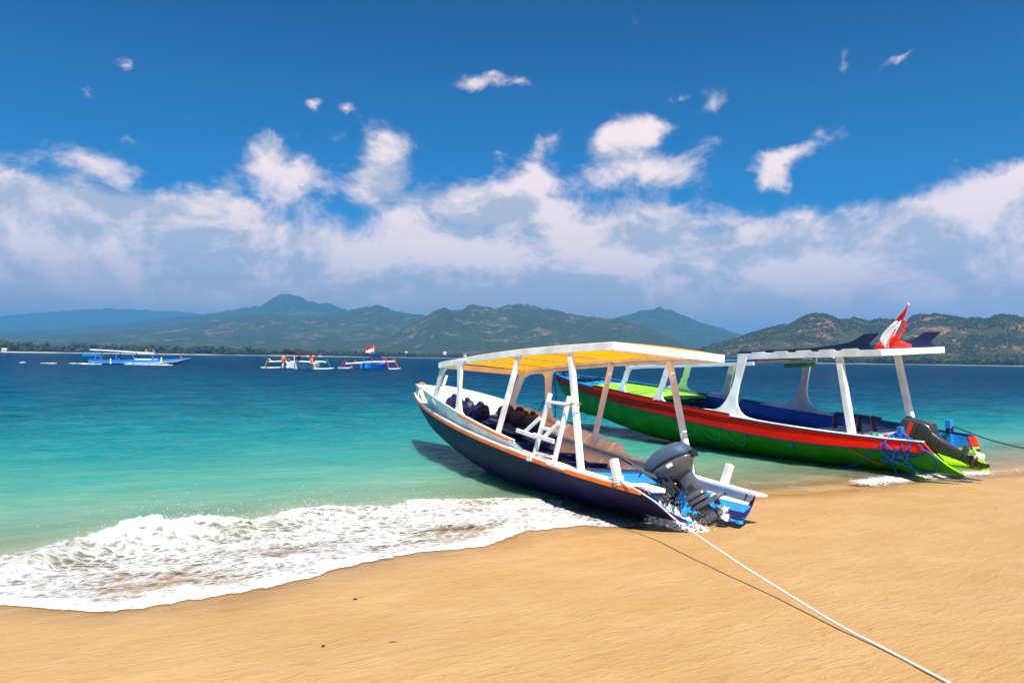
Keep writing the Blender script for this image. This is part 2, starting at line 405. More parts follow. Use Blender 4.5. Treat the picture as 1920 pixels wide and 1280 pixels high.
def edge_s(t): return tabf(t, edge_tab) + (fbm(t * 1.6, t * 0 + 2.2, 4, 31) - .5) * .28 + (fbm(t * 9, t * 0 + 4.2, 3, 37) - .5) * .10

def sand_material():
    m, gg, b, out = newmat('wet_sand')
    geo = gg.n('ShaderNodeNewGeometry').outputs['Position']
    loc = gg.map(geo, rot=(0, 0, -SA))
    rip = gg.noise(gg.map(loc, rot=(0, 0, R(-13)), scale=(4.2, 15, 1)), 1.0, 7, .62, .9)
    rip2 = gg.noise(gg.map(loc, rot=(0, 0, R(-8)), scale=(11, 34, 1)), 1.0, 5, .6, .7)
    fine = gg.noise(geo, 260, 5, .7); big = gg.noise(geo, .8, 4, .5); mid = gg.noise(gg.map(loc, scale=(1.3, 4, 1)), 1.2, 5, .6)
    c = gg.mix(gg.smooth(big.outputs[0], .3, .7), (.455, .268, .100), (.515, .318, .140))
    c = gg.mix(gg.smooth(mid.outputs[0], .35, .7, 0, .5), c, (.445, .235, .070))
    c = gg.mix(gg.smooth(rip.outputs[0], .54, .70, 0, .45), c, (.28, .16, .062))
    c = gg.mix(gg.smooth(rip2.outputs[0], .60, .75, 0, .25), c, (.56, .39, .22))
    vor = gg.n('ShaderNodeTexVoronoi', feature='F1'); gg.put(vor.inputs['Vector'], geo); vor.inputs['Scale'].default_value = 210
    spk = gg.m('LESS_THAN', vor.outputs['Distance'], .23); col_r = gg.n('ShaderNodeSeparateColor'); gg.put(col_r.inputs[0], vor.outputs['Color'])
    c = gg.mix(gg.m('MULTIPLY', spk, gg.m('GREATER_THAN', col_r.outputs[0], .80)), c, (.14, .085, .045))
    c = gg.mix(gg.m('MULTIPLY', spk, gg.m('LESS_THAN', col_r.outputs[0], .10)), c, (.62, .52, .38))
    gg.put(b.inputs['Base Color'], c)
    gg.put(b.inputs['Roughness'], gg.lin(rip.outputs[0], .35, .65, .38, .62)); b.inputs['Specular IOR Level'].default_value = .30
    wet = gg.n('ShaderNodeAttribute', attribute_name='wet').outputs['Fac']
    wetn = gg.m('MULTIPLY', wet, gg.smooth(mid.outputs[0], .25, .6, .55, 1.0))
    c = gg.mix(wetn, c, gg.mix(1.0, c, (.74, .70, .62), 'MULTIPLY')); gg.put(b.inputs['Base Color'], c)
    gg.put(b.inputs['Roughness'], gg.m('MULTIPLY', gg.lin(rip.outputs[0], .35, .65, .40, .60), gg.lin(wetn, 0, 1, 1, .42)))
    h = gg.m('ADD', gg.m('MULTIPLY', rip.outputs[0], 1.0), gg.m('ADD', gg.m('MULTIPLY', rip2.outputs[0], .35), gg.m('MULTIPLY', fine.outputs[0], .10)))
    bump(gg, b, h, .9, .022)
    return m
def axis(lo, a, b, hi, step, grow):
    mid = list(np.arange(a, b, step)); up = []; x = b; d = step
    while x < hi: up.append(x); d *= grow; x += d
    up.append(hi); dn = []; x = a; d = step
    while x > lo:
        d *= grow; x -= d; dn.append(max(x, lo))
    return np.array(dn[::-1] + mid + up)
tS = axis(-9000, -2, 17, 9000, .07, 1.09); sS = axis(-60, 1.5, 11, 30000, .07, 1.08)
T_, S_ = np.meshgrid(tS, sS); X_, Y_ = XY(T_, S_)
sand = grid_mesh('sand', X_, Y_, sand_z(T_, S_), sand_material(), {'wet': np.clip(1 - (tabf(T_, edge_tab) - S_) / .75, 0, 1) ** 1.3 * np.clip(1 - (S_ - tabf(T_, edge_tab)) / .25, .0, 1)}); tag(sand, kind='structure')

# ------------------------------------------------------------------ water
def seff(t, s): return (s - 7.4) * (1 + .05 * np.maximum(0, t - 13))
def water_z(t, s):
    x, y = XY(t, s); d = s - tabf(t, crest_tab); far = np.clip((s - 9) / 10, 0, 1)
    D = np.hypot(x, y)
    z = (fbm(t * .35 + s * .05, s * .75, 3, 51) - .5) * .16 * (.15 + .85 * far)
    z += (fbm(t * 1.1, s * 2.4, 4, 61) - .5) * .085 * (.22 + .78 * far)
    z += (fbm(t * 3.2 + s, s * 6.5, 3, 71) - .5) * .030 * (.35 + .65 * far) * np.clip(1.4 - D / 90, 0, 1)
    ch = tabf(t, cresth_tab)
    prof = np.where(d > 0, np.exp(-(d / .95) ** 2), np.exp(-(d / .27) ** 2))
    z += ch * prof * (.8 + .5 * fbm(t * 1.7, s * .3, 3, 81))
    sz = sand_z(t, s)
    film = sz + .010 + .02 * fbm(t * 5, s * 5, 3, 91)
    z = np.maximum(z, film)
    es = edge_s(t)
    rp = np.clip((s - es) / .30, 0, 1); rp = rp * rp * (3 - 2 * rp)
    z = sz + .0015 + (z - sz - .0015) * rp
    return z, sz
def water_material():
    m, gg, b, out = newmat('sea_water')
    geo = gg.n('ShaderNodeNewGeometry').outputs['Position']
    at = gg.n('ShaderNodeAttribute', attribute_name='seaward').outputs['Fac']
    ad = gg.n('ShaderNodeAttribute', attribute_name='depth').outputs['Fac']
    loc = gg.map(geo, rot=(0, 0, -SA))
    # patches of sea-floor and drifting sand seen through the water
    pt = gg.noise(gg.map(loc, scale=(.30, .9, 1)), 1.0, 5, .62, .6)
    pt2 = gg.noise(gg.map(loc, scale=(.025, .08, 1)), 1.0, 4, .55, .3)
    pt3 = gg.noise(gg.map(loc, scale=(1.2, 4.5, 1)), 1.0, 5, .6, 1.0)
    lg = gg.m('LOGARITHM', gg.m('MAXIMUM', at, .3), 10)                        # log of metres from the swash
    wig = gg.m('ADD', gg.m('MULTIPLY', gg.m('SUBTRACT', pt.outputs[0], .5), .42), gg.m('ADD', gg.m('MULTIPLY', gg.m('SUBTRACT', pt2.outputs[0], .5), .34), gg.m('MULTIPLY', gg.m('SUBTRACT', pt3.outputs[0], .5), .20)))
    f = gg.lin(gg.m('ADD', lg, wig), -.5, 2.5)
    def p(m_): return (math.log10(m_) + .5) / 3
    c = gg.ramp(f, [(p(.4), (.38, .31, .18)), (p(1.3), (.32, .34, .21)), (p(3.0), (.21, .34, .22)), (p(6.5), (.06, .28, .21)), (p(12), (.008, .21, .21)),
                    (p(20), (.003, .17, .22)), (p(32), (.001, .135, .225)), (p(60), (.0, .100, .205)), (p(250), (.0, .058, .140))])
    # ripples: facet light and dark painted into the base colour, coarser with distance
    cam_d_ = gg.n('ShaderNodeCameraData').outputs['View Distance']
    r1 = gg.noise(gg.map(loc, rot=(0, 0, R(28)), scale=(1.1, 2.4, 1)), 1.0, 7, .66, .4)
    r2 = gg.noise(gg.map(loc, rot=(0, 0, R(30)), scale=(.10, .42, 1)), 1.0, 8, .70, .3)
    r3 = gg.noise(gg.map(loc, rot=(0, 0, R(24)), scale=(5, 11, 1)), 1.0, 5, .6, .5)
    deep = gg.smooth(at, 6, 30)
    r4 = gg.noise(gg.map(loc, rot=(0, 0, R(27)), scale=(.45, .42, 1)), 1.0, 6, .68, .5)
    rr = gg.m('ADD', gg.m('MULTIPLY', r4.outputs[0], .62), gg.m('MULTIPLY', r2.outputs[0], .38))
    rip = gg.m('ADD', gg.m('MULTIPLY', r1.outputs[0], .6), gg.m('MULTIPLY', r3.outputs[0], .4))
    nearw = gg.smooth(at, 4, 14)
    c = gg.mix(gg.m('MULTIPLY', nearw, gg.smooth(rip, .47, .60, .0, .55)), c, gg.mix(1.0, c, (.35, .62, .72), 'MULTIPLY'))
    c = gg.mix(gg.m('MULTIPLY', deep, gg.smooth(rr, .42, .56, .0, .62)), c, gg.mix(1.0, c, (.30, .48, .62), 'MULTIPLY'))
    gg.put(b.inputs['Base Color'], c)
    b.inputs['Roughness'].default_value = .10
    b.inputs['IOR'].default_value = 1.33
    b.subsurface_method = 'BURLEY'; b.inputs['Subsurface Weight'].default_value = .5; b.inputs['Subsurface Scale'].default_value = 1.1; b.inputs['Subsurface Radius'].default_value = (.5, 1.0, 1.0)
    b.inputs['Specular IOR Level'].default_value = 0.0
    gg.put(b.inputs['Alpha'], gg.smooth(ad, .002, .26, .0, 1.0))
    h = gg.m('ADD', gg.m('MULTIPLY', r1.outputs[0], .9), gg.m('MULTIPLY', r3.outputs[0], .28))
    bp = gg.n('ShaderNodeBump'); bp.inputs['Distance'].default_value = .10; gg.put(bp.inputs['Height'], h); gg.put(bp.inputs['Strength'], gg.smooth(at, 0, 12, .30, 1.0))
    bp2 = gg.n('ShaderNodeBump'); bp2.inputs['Distance'].default_value = 2.6; bp2.inputs['Strength'].default_value = 1.0
    gg.put(bp2.inputs['Height'], gg.m('ADD', gg.m('MULTIPLY', r2.outputs[0], gg.smooth(at, 8, 60)), gg.m('MULTIPLY', r4.outputs[0], gg.smooth(at, 5, 25, .0, .55)))); gg.nt.links.new(bp.outputs[0], bp2.inputs['Normal'])
    gg.nt.links.new(bp2.outputs[0], b.inputs['Normal'])
    # surface reflection, weakened as it is through a polarising filter
    gl = gg.n('ShaderNodeBsdfGlossy'); gl.inputs['Roughness'].default_value = .07; gg.nt.links.new(bp2.outputs[0], gl.inputs['Normal'])
    fr = gg.n('ShaderNodeFresnel'); fr.inputs['IOR'].default_value = 1.33; gg.nt.links.new(bp2.outputs[0], fr.inputs['Normal'])
    fac = gg.m('MULTIPLY', gg.m('MINIMUM', gg.m('MULTIPLY', fr.outputs[0], .85), .42), gg.smooth(ad, .002, .10, .25, 1.0))
    mx = gg.n('ShaderNodeMixShader'); gg.put(mx.inputs[0], fac); gg.nt.links.new(b.outputs[0], mx.inputs[1]); gg.nt.links.new(gl.outputs[0], mx.inputs[2]); gg.nt.links.new(mx.outputs[0], out.inputs[0])
    return m
tW = axis(-9000, -2.5, 17, 9000, .045, 1.022); sW = axis(6.0, 6.4, 12.5, 30000, .035, 1.016)
T_, S_ = np.meshgrid(tW, sW); X_, Y_ = XY(T_, S_)
Z_, SZ_ = water_z(T_, S_)
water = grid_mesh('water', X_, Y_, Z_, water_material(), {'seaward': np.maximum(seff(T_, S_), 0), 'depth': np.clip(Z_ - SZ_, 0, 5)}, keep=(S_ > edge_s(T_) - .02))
tag(water, kind='structure')

# ------------------------------------------------------------------ hills and far coast
def hill_material(name, a, b_, bare, bare_amt, sc):
    m, gg, b, out = newmat(name)
    geo = gg.n('ShaderNodeNewGeometry').outputs['Position']
    n1 = gg.noise(geo, .012 * sc, 8, .62, .4); n2 = gg.noise(geo, .055 * sc, 6, .68); n3 = gg.noise(geo, .0045 * sc, 4, .55)
    c = gg.mix(gg.smooth(n2.outputs[0], .36, .62), a, b_)
    mask = gg.m('ADD', n1.outputs[0], gg.m('MULTIPLY', gg.m('SUBTRACT', n3.outputs[0], .5), .7))
    mask = gg.m('MULTIPLY', gg.smooth(mask, .55, .66), gg.smooth(n2.outputs[0], .38, .55))
    c = gg.mix(gg.m('MULTIPLY', mask, bare_amt), c, bare)
    gg.put(b.inputs['Base Color'], c); b.inputs['Roughness'].default_value = .9; b.inputs['Specular IOR Level'].default_value = .1
    bump(gg, b, n2.outputs[0], .8, 9.0 / sc)
    return m
def ridge_world(px, py, D):
    a, e = AE(px, py); return a, D, 2.0 + D * math.tan(e) / math.cos(0)
def terrain(name, prof, D, depth_front, mat, seed, rel=.35, nx=420, nv=60, xext=None):
    "prof: photo ridge points; the ridge runs at distance D and the ground falls to the coast depth_front nearer and away behind"
    pts = sorted(prof); ax = [AE(x, y)[0] for x, y in pts]; hz = [2.0 + D * math.tan(AE(x, y)[1]) for x, y in pts]
    a = np.linspace(ax[0], ax[-1], nx)
    Hr = np.interp(a, ax, hz)
    Hn = (fbm(a * 160, a * 0 + seed, 5, seed, .6) - .5) * Hr * .07
    v = np.concatenate([np.linspace(0, 1, nv), np.linspace(1, 2, 16)[1:]])
    A, V = np.meshgrid(a, v)
    Dm = D - depth_front * (1 - V)
    hr = np.tile(Hr, (len(v), 1)) + Hn[None, :] * np.clip(V, 0, 1) ** 10
    X = np.sin(A) * Dm; Y = np.cos(A) * Dm
    k = 5.5 / D * 1000
    rd = fbm(X / 1000 * k * .55, Y / 1000 * k * .55, 7, seed + 3, .52, True)
    rd2 = fbm(X / 1000 * k * 2.6, Y / 1000 * k * 2.6, 5, seed + 9, .55)
    up = np.where(V <= 1, V ** 1.25, np.maximum(0, 1 - (V - 1) * .9))
    body = np.where(V <= 1, np.sin(np.pi * np.clip(V, 0, 1)) ** .8, 0)
    Z = hr * up * (1 + body * (rd - .62) * rel * 3.2 + body * (rd2 - .5) * rel * .9)
    Z = np.minimum(Z, hr * (.25 + .75 * np.clip(V, 0, 1)) + 1)
    Z = np.where(V < .02, -3, np.maximum(Z, 1.2))
    o = grid_mesh(name, X, Y, Z, mat); tag(o, kind='structure')
    return (A, V, X, Y, Z)
gd, gl, br = (.018, .032, .010), (.048, .062, .020), (.30, .185, .11)
m_far = hill_material('far_forest', gd, gl, br, .15, .5)
m_mid = hill_material('hill_forest', gd, gl, br, .5, 1.0)
m_near = hill_material('dry_hill_scrub', (.022, .030, .010), (.070, .066, .024), (.33, .16, .075), .85, 1.7)
terrain('mountain_massif', [(-700, 612), (-400, 606), (-100, 598), (0, 594), (60, 588), (130, 583), (200, 579), (280, 582), (340, 586), (420, 594), (520, 603), (640, 612), (760, 620)], 16000, 5000, m_far, 11, .2, 260, 40)
terrain('peak', [(-300, 634), (0, 626), (100, 620), (200, 611), (300, 599), (380, 591), (430, 583), (470, 577), (497, 571), (515, 557), (527, 553), (543, 553), (555, 556), (575, 564), (600, 570), (620, 571), (640, 578), (660, 584), (700, 598), (760, 615), (830, 640)], 9200, 2300, m_far, 23, .25, 400, 50)
terrain('foothills', [(-600, 640), (0, 636), (60, 632), (120, 629), (180, 624), (260, 617), (320, 612), (380, 600), (440, 595), (500, 590), (560, 594), (600, 591), (633, 588), (667, 580), (700, 574), (710, 573), (733, 582), (760, 588), (787, 590), (820, 600), (860, 622), (900, 650)], 6800, 3600, m_mid, 37, .42, 560, 90)
terrain('distant_peak', [(1040, 640), (1100, 615), (1130, 605), (1160, 595), (1185, 588), (1200, 583), (1215, 581), (1237, 577), (1248, 581), (1260, 583), (1275, 590), (1290, 595), (1310, 604), (1330, 611), (1350, 615), (1370, 622), (1390, 628), (1420, 638), (1480, 652), (1560, 668)], 8000, 2400, m_far, 41, .25, 260, 40)
terrain('central_hills', [(640, 660), (690, 650), (715, 638), (740, 625), (765, 611), (790, 597), (810, 587), (825, 580), (835, 577), (847, 583), (865, 581), (875, 574), (885, 572), (895, 573), (905, 576), (925, 580), (935, 577), (945, 572), (955, 571), (975, 571), (1000, 573), (1010, 577), (1020, 580), (1035, 582), (1050, 584), (1080, 591), (1110, 595), (1140, 597), (1165, 599), (1190, 608), (1230, 622), (1260, 636), (1300, 652), (1360, 665)], 4700, 1900, m_mid, 53, .42, 620, 90)
F_prof = [(1270, 668), (1300, 658), (1320, 651), (1350, 642), (1380, 634), (1400, 627), (1420, 620), (1450, 612), (1480, 607), (1490, 603), (1500, 597), (1512, 591), (1520, 589), (1532, 588), (1545, 587), (1553, 590), (1560, 594), (1580, 600), (1590, 598), (1600, 595), (1615, 599), (1630, 603), (1640, 599), (1650, 597), (1670, 600), (1700, 603), (1712, 593), (1725, 591), (1740, 591), (1752, 589), (1765, 590), (1790, 593), (1810, 599), (1830, 595), (1850, 599), (1862, 594), (1870, 591), (1880, 590), (1892, 592), (1920, 597), (1980, 602), (2100, 596), (2300, 610), (2700, 640)]
hF = terrain('dry_hills', F_prof, 3000, 1000, m_near, 67, .40, 760, 110)

# coastal plain: a low strip with a pale beach along the water
m, gg, b, out = newmat('beach_strip'); geo = gg.n('ShaderNodeNewGeometry').outputs['Position']; sx_ = gg.n('ShaderNodeSeparateXYZ'); gg.put(sx_.inputs[0], geo); nb_ = gg.noise(geo, .006, 4, .6)
gg.put(b.inputs['Base Color'], gg.mix(gg.m('MULTIPLY', gg.smooth(sx_.outputs[0], -900, -250, 1.0, .22), gg.smooth(nb_.outputs[0], .35, .6)), (.10, .085, .055), (.50, .38, .25))); b.inputs['Roughness'].default_value = .9; M['beach'] = m
ang = np.linspace(-.95, .95, 300)
shoreD = np.interp(ang, [-.95, -.6, -.2, .05, .2, .35, .6, .95], [2250, 2150, 2350, 2500, 2150, 1900, 1900, 1900]) + (fbm(ang * 14, ang * 0, 4, 3) - .5) * 90
rows = []; offs = [(-12, -1.0), (0, .1), (10, 1.7), (26, 2.6), (60, 3.4), (220, 5), (600, 8), (1500, 12)]
X_ = np.array([np.sin(ang) * (shoreD + o_) for o_, z in offs]); Y_ = np.array([np.cos(ang) * (shoreD + o_) for o_, z in offs]); Z_ = np.array([ang * 0 + z for o_, z in offs])
cp = grid_mesh('coastal_plain', X_[:4], Y_[:4], Z_[:4], M['beach']); tag(cp, kind='structure')
cp2 = grid_mesh('coastal_land', X_[3:], Y_[3:], Z_[3:], m_mid); tag(cp2, kind='structure')

# trees too many to count: crowns as small irregular clumps
def clumps(name, P3, sz, mat, flat=.8):
    n = len(P3)
    t = (1 + 5 ** .5) / 2
    ico = np.array([(-1, t, 0), (1, t, 0), (-1, -t, 0), (1, -t, 0), (0, -1, t), (0, 1, t), (0, -1, -t), (0, 1, -t), (t, 0, -1), (t, 0, 1), (-t, 0, -1), (-t, 0, 1)]) / 1.9
    fc = np.array([(0, 11, 5), (0, 5, 1), (0, 1, 7), (0, 7, 10), (0, 10, 11), (1, 5, 9), (5, 11, 4), (11, 10, 2), (10, 7, 6), (7, 1, 8), (3, 9, 4), (3, 4, 2), (3, 2, 6), (3, 6, 8), (3, 8, 9), (4, 9, 5), (2, 4, 11), (6, 2, 10), (8, 6, 7), (9, 8, 1)])
    jit = rng.uniform(.62, 1.35, (n, 12, 1))
    V = ico[None] * jit * sz[:, None, None] * np.array([1, 1, flat])
    V = V + P3[:, None, :]
    Fc = (fc[None] + (np.arange(n) * 12)[:, None, None]).reshape(-1, 3)
    me = bpy.data.meshes.new(name); me.vertices.add(n * 12); me.vertices.foreach_set('co', V.reshape(-1).astype(np.float32))
    me.loops.add(Fc.size); me.loops.foreach_set('vertex_index', Fc.reshape(-1).astype(np.int32))
    me.polygons.add(len(Fc)); me.polygons.foreach_set('loop_start', np.arange(0, Fc.size, 3, dtype=np.int32)); me.update(calc_edges=True)
    at = me.attributes.new('tone', 'FLOAT', 'POINT'); at.data.foreach_set('value', np.repeat(rng.random(n), 12).astype(np.float32))
    me.materials.append(mat); o = bpy.data.objects.new(name, me); COL.objects.link(o); return o
def tree_mat(name, stops):
    m, gg, b, out = newmat(name); a = gg.n('ShaderNodeAttribute', attribute_name='tone').outputs['Fac']
    gg.put(b.inputs['Base Color'], gg.ramp(a, stops)); b.inputs['Roughness'].default_value = .9; b.inputs['Specular IOR Level'].default_value = .1
    return m
tm1 = tree_mat('coast_foliage', [(0, (.016, .034, .010)), (.5, (.030, .052, .014)), (.8, (.055, .060, .016)), (1, (.085, .070, .020))])
tm2 = tree_mat('scrub_foliage', [(0, (.016, .028, .010)), (.6, (.030, .044, .014)), (1, (.060, .052, .020))])
n = 30000; a = rng.uniform(-.62, .62, n); sd_ = np.interp(a, ang, shoreD); off = np.where(a < -.25, 24, 9) + rng.exponential(60, n) + rng.uniform(0, 20, n)
hh = rng.uniform(1.8, 5.0, n) * (1 + .9 * (fbm(a * 60, a * 0, 3, 8) - .4)) * np.interp(a, [-.62, -.3, -.1, .1, .62], [1.35, 1.25, .9, .8, .75])
P3 = np.stack([np.sin(a) * (sd_ + off), np.cos(a) * (sd_ + off), 3 + hh * rng.uniform(.4, 2.6, n)], -1)
o = clumps('coastal_woodland', P3, hh * rng.uniform(.45, .9, n), tm1, .9); tag(o, 'dark green strip of coastal woodland along the far shore', 'woodland', kind='stuff')
A, V, X_, Y_, Z_ = hF
n = 26000; iv = (rng.random(n) ** .8 * 108).astype(int); ia = rng.integers(0, A.shape[1] - 1, n)
dens_ = fbm(X_[iv, ia] / 60, Y_[iv, ia] / 60, 4, 77); k = (dens_ > .42) | (iv > 100); iv, ia = iv[k], ia[k]; fr = rng.random(len(ia))
P3 = np.stack([X_[iv, ia] * (1 - fr) + X_[iv, ia + 1] * fr, Y_[iv, ia] * (1 - fr) + Y_[iv, ia + 1] * fr, Z_[iv, ia] * (1 - fr) + Z_[iv, ia + 1] * fr + 1.2], -1)
o = clumps('hillside_scrub', P3, rng.uniform(1.2, 3.6, len(P3)), tm2, 1.1); tag(o, 'scrub and small trees scattered over the dry brown hills', 'scrub', kind='stuff')

# tiny houses on the far shore and the hillside
hw, hrf, hrf2 = plain('house_wall', (.72, .70, .66), .8, .2, 0, 1), plain('pale_roof', (.62, .60, .58), .7, .2, 0, 1), plain('clay_roof', (.34, .12, .07), .8, .2, 0, 1)
house_spots = [(615, 653, 5300, 0, 'small white house at the left end of the hillside village'), (624, 651, 5350, 0, 'small white house second from left in the hillside village'), (632, 652, 5320, 0, 'small white house third from left in the hillside village'),
    (641, 651, 5380, 0, 'small white house at the right end of the hillside village'), (701, 654, 4300, 1, 'clay roofed house on the slope right of the flagged blue boat'), (743, 655, 4300, 1, 'clay roofed house on the slope above the shore near the white boat roof'),
    (761, 664, 2420, 0, 'white roofed shore house left of the white boat roof'), (834, 664, 2420, 0, 'white roofed shore house behind the front of the white boat roof'), (1561, 675.5, 1960, 0, 'lone white house on the shore right of the second boat'),
    (8, 658.5, 2150, 0, 'pale shack on the beach at the left edge'), (872, 668, 2380, 1, 'clay roofed shore house just above the white boat roof')]
for px, py, D, kind_, lab in house_spots:
    a_, e_ = AE(px, py); z0 = max(2.5, 2 + D * math.tan(e_)); s_ = 5 if D < 3000 else 9
    r_ = empty('house', (math.sin(a_) * (D - 12), math.cos(a_) * (D - 12), z0), (0, 0, -a_ + .3), lab, 'house')
    MB().box((0, 0, s_ * .35 - s_ * .3), (s_ * 1.8, s_ * 1.2, s_ * 1.3)).build('wall', hw, r_)
    MB().prism([(-s_ * .75, 0), (s_ * .75, 0), (0, s_ * .5)], -1, 1, lambda x, y, z: (y * s_ * 1.05, x, z + s_ * .705)).build('roof', hrf2 if kind_ else hrf, r_)
# ------------------------------------------------------------------ foam and spray
def foam_material():
    m, gg, b, out = newmat('sea_foam')
    geo = gg.n('ShaderNodeNewGeometry').outputs['Position']; loc = gg.map(geo, rot=(0, 0, -SA))
    fm = gg.n('ShaderNodeAttribute', attribute_name='foam').outputs['Fac']
    n1 = gg.noise(gg.map(loc, rot=(0, 0, R(-20)), scale=(3.0, 6.0, 1)), 1.0, 8, .62, 1.2)
    n2 = gg.noise(gg.map(loc, scale=(9, 16, 1)), 1.0, 7, .68, 1.6)
    vor = gg.n('ShaderNodeTexVoronoi', feature='DISTANCE_TO_EDGE'); gg.put(vor.inputs['Vector'], gg.vm('ADD', gg.map(loc, scale=(7, 13, 1)), gg.vm('SCALE', n1.outputs['Color'], scale=2.2))); vor.inputs['Scale'].default_value = 1.0
    lace = gg.smooth(vor.outputs['Distance'], .30, .02)
    v2 = gg.n('ShaderNodeTexVoronoi', feature='F1'); gg.put(v2.inputs['Vector'], geo); v2.inputs['Scale'].default_value = 75
    dn = gg.m('ADD', gg.m('MULTIPLY', fm, 1.55), gg.m('ADD', gg.m('MULTIPLY', n1.outputs[0], 1.1), gg.m('ADD', gg.m('MULTIPLY', n2.outputs[0], .75), gg.m('MULTIPLY', lace, .32))))
    a_ = gg.smooth(dn, 1.52, 2.28)
    gg.put(b.inputs['Alpha'], gg.m('MULTIPLY', a_, gg.smooth(fm, .01, .09)))
    gg.put(b.inputs['Base Color'], gg.mix(gg.smooth(dn, 1.5, 2.5), (.46, .43, .37), (.66, .67, .67)))
    b.inputs['Roughness'].default_value = .55; b.inputs['Specular IOR Level'].default_value = .35
    b.inputs['Subsurface Weight'].default_value = 0
    h = gg.m('ADD', gg.m('MULTIPLY', dn, .8), gg.m('ADD', gg.m('MULTIPLY', n2.outputs[0], .6), gg.m('MULTIPLY', v2.outputs['Distance'], .35)))
    bump(gg, b, h, .8, .03)
    return m
M['foam'] = foam_material()
t_ = np.arange(-2.6, 19, .020); s_ = np.arange(6.4, 11.2, .020); T_, S_ = np.meshgrid(t_, s_); X_, Y_ = XY(T_, S_)
Zw, Zs = water_z(T_, S_)
es = edge_s(T_); cs = tabf(T_, crest_tab) + (fbm(T_ * 2.2, T_ * 0 + 1, 3, 44) - .5) * .3; chh = tabf(T_, cresth_tab)
d1 = S_ - es; d2 = S_ - cs
left = np.clip((7.2 - T_) / 1.2, 0, 1); right = 1 - left
front = np.exp(-(np.clip(d1 - .10, 0, 9) / (.36 + .10 * left)) ** 2) * (d1 > 0)
mid_ = ((d1 > 0) & (d2 < 0)) * (.34 + .50 * fbm(T_ * .9, S_ * 2.2, 3, 103)) * left
cr = np.exp(-(d2 / .22) ** 2) * np.clip(chh / .17, 0, 1.05) * np.clip((T_ - .15) / .7, 0, 1)
lowcr = np.exp(-(d2 / .15) ** 2) * .62 * left * np.clip(1.3 - chh * 3, .2, 1)
fr_r = np.exp(-((d1 - .28) / .26) ** 2) * right * np.clip(fbm(T_ * .7, S_ * .6, 3, 119) * 1.5 - .28, 0, .72)
edge_fade = np.clip(d1 / .05, 0, 1)
foam = np.maximum.reduce([front * left * (.52 + .62 * fbm(T_ * 3, S_ * 6, 4, 88)), mid_, cr, lowcr, fr_r]) * edge_fade
# swirl against the front boat's stern and in its motor well
o1 = (6.55, 7.25)
foam = np.maximum(foam, np.exp(-(((T_ - 6.0) / .50) ** 2 + ((S_ - 7.45) / .45) ** 2)) * 1.0)
foam = np.maximum(foam, np.exp(-(((T_ - 6.72) / .24) ** 2 + ((S_ - 7.0) / .42) ** 2)) * 1.15)
foam = foam * np.where(d2 > .45, .0, 1) 
billow = fbm(T_ * 6, S_ * 9, 5, 133, .6); bil2 = fbm(T_ * 19, S_ * 25, 4, 137, .6)
tap = np.clip(d1 / .35, 0, 1)
Zf = Zw + .0005 + .005 * tap + tap * foam * (billow - .30) * .060 + tap * foam * (bil2 - .45) * .030 + front * left * .004
spike = np.clip(fbm(T_ * 7.5, S_ * 3.0, 5, 151, .66) - .45, 0, 1)
Zf += cr * spike * .85 * np.clip(chh / .2, 0, 1) * np.exp(-((T_ - 1.55) / 1.5) ** 2) * .36
Zf += 0 * np.exp(-(((T_ - 6.72) / .20) ** 2 + ((S_ - 7.0) / .36) ** 2)) * (.05 + .30 * fbm(T_ * 14, S_ * 12, 4, 181, .65) ** 1.5)
fo = grid_mesh('foam', X_, Y_, Zf, M['foam'], {'foam': np.clip(foam, 0, 1.2)}, keep=(foam > .012) & (d1 > -.01))
tag(fo, 'white lacy foam of the spent wave spreading up the sand', 'foam', kind='stuff')
# flying drops of the breaking crest and of the slap under the motor
def drops(name, P3, rad, mat, label):
    n = len(P3); oc = np.array([(1, 0, 0), (-1, 0, 0), (0, 1, 0), (0, -1, 0), (0, 0, 1), (0, 0, -1)], float)
    fc = np.array([(0, 2, 4), (2, 1, 4), (1, 3, 4), (3, 0, 4), (2, 0, 5), (1, 2, 5), (3, 1, 5), (0, 3, 5)])
    V = oc[None] * rad[:, None, None] * rng.uniform(.5, 1.6, (n, 1, 3)) + P3[:, None, :]
    Fc = (fc[None] + (np.arange(n) * 6)[:, None, None]).reshape(-1, 3)
    me = bpy.data.meshes.new(name); me.from_pydata(V.reshape(-1, 3).tolist(), [], Fc.tolist()); me.shade_smooth(); me.materials.append(mat)
    o = bpy.data.objects.new(name, me); COL.objects.link(o); tag(o, label, 'spray', kind='stuff'); return o
m, gg, b, out = newmat('spray_drops'); b.inputs['Base Color'].default_value = (.88, .90, .90, 1); b.inputs['Roughness'].default_value = .2; M['drops'] = m
m, gg, b, out = newmat('froth'); b.inputs['Base Color'].default_value = (.80, .79, .76, 1); b.inputs['Roughness'].default_value = .35; b.inputs['Transmission Weight'].default_value = .25; M['splash'] = m
n = 1200; tt = np.concatenate([rng.normal(1.55, .55, n // 2), rng.normal(3.1, .5, n // 4), rng.uniform(.4, 5.5, n - n // 2 - n // 4)])
ss = tabf(tt, crest_tab) + rng.normal(0, .13, n); xx, yy = XY(tt, ss); zb, _ = water_z(tt, ss)
hg = np.minimum(rng.exponential(.055, n), .34) * (.4 + 1.2 * fbm(tt * 6, ss * 3, 3, 171))
drops('wave_spray', np.stack([xx, yy, zb + hg + .03], -1), rng.uniform(.0012, .0042, n), M['drops'], 'drops thrown up by the small breaking wave at the left')
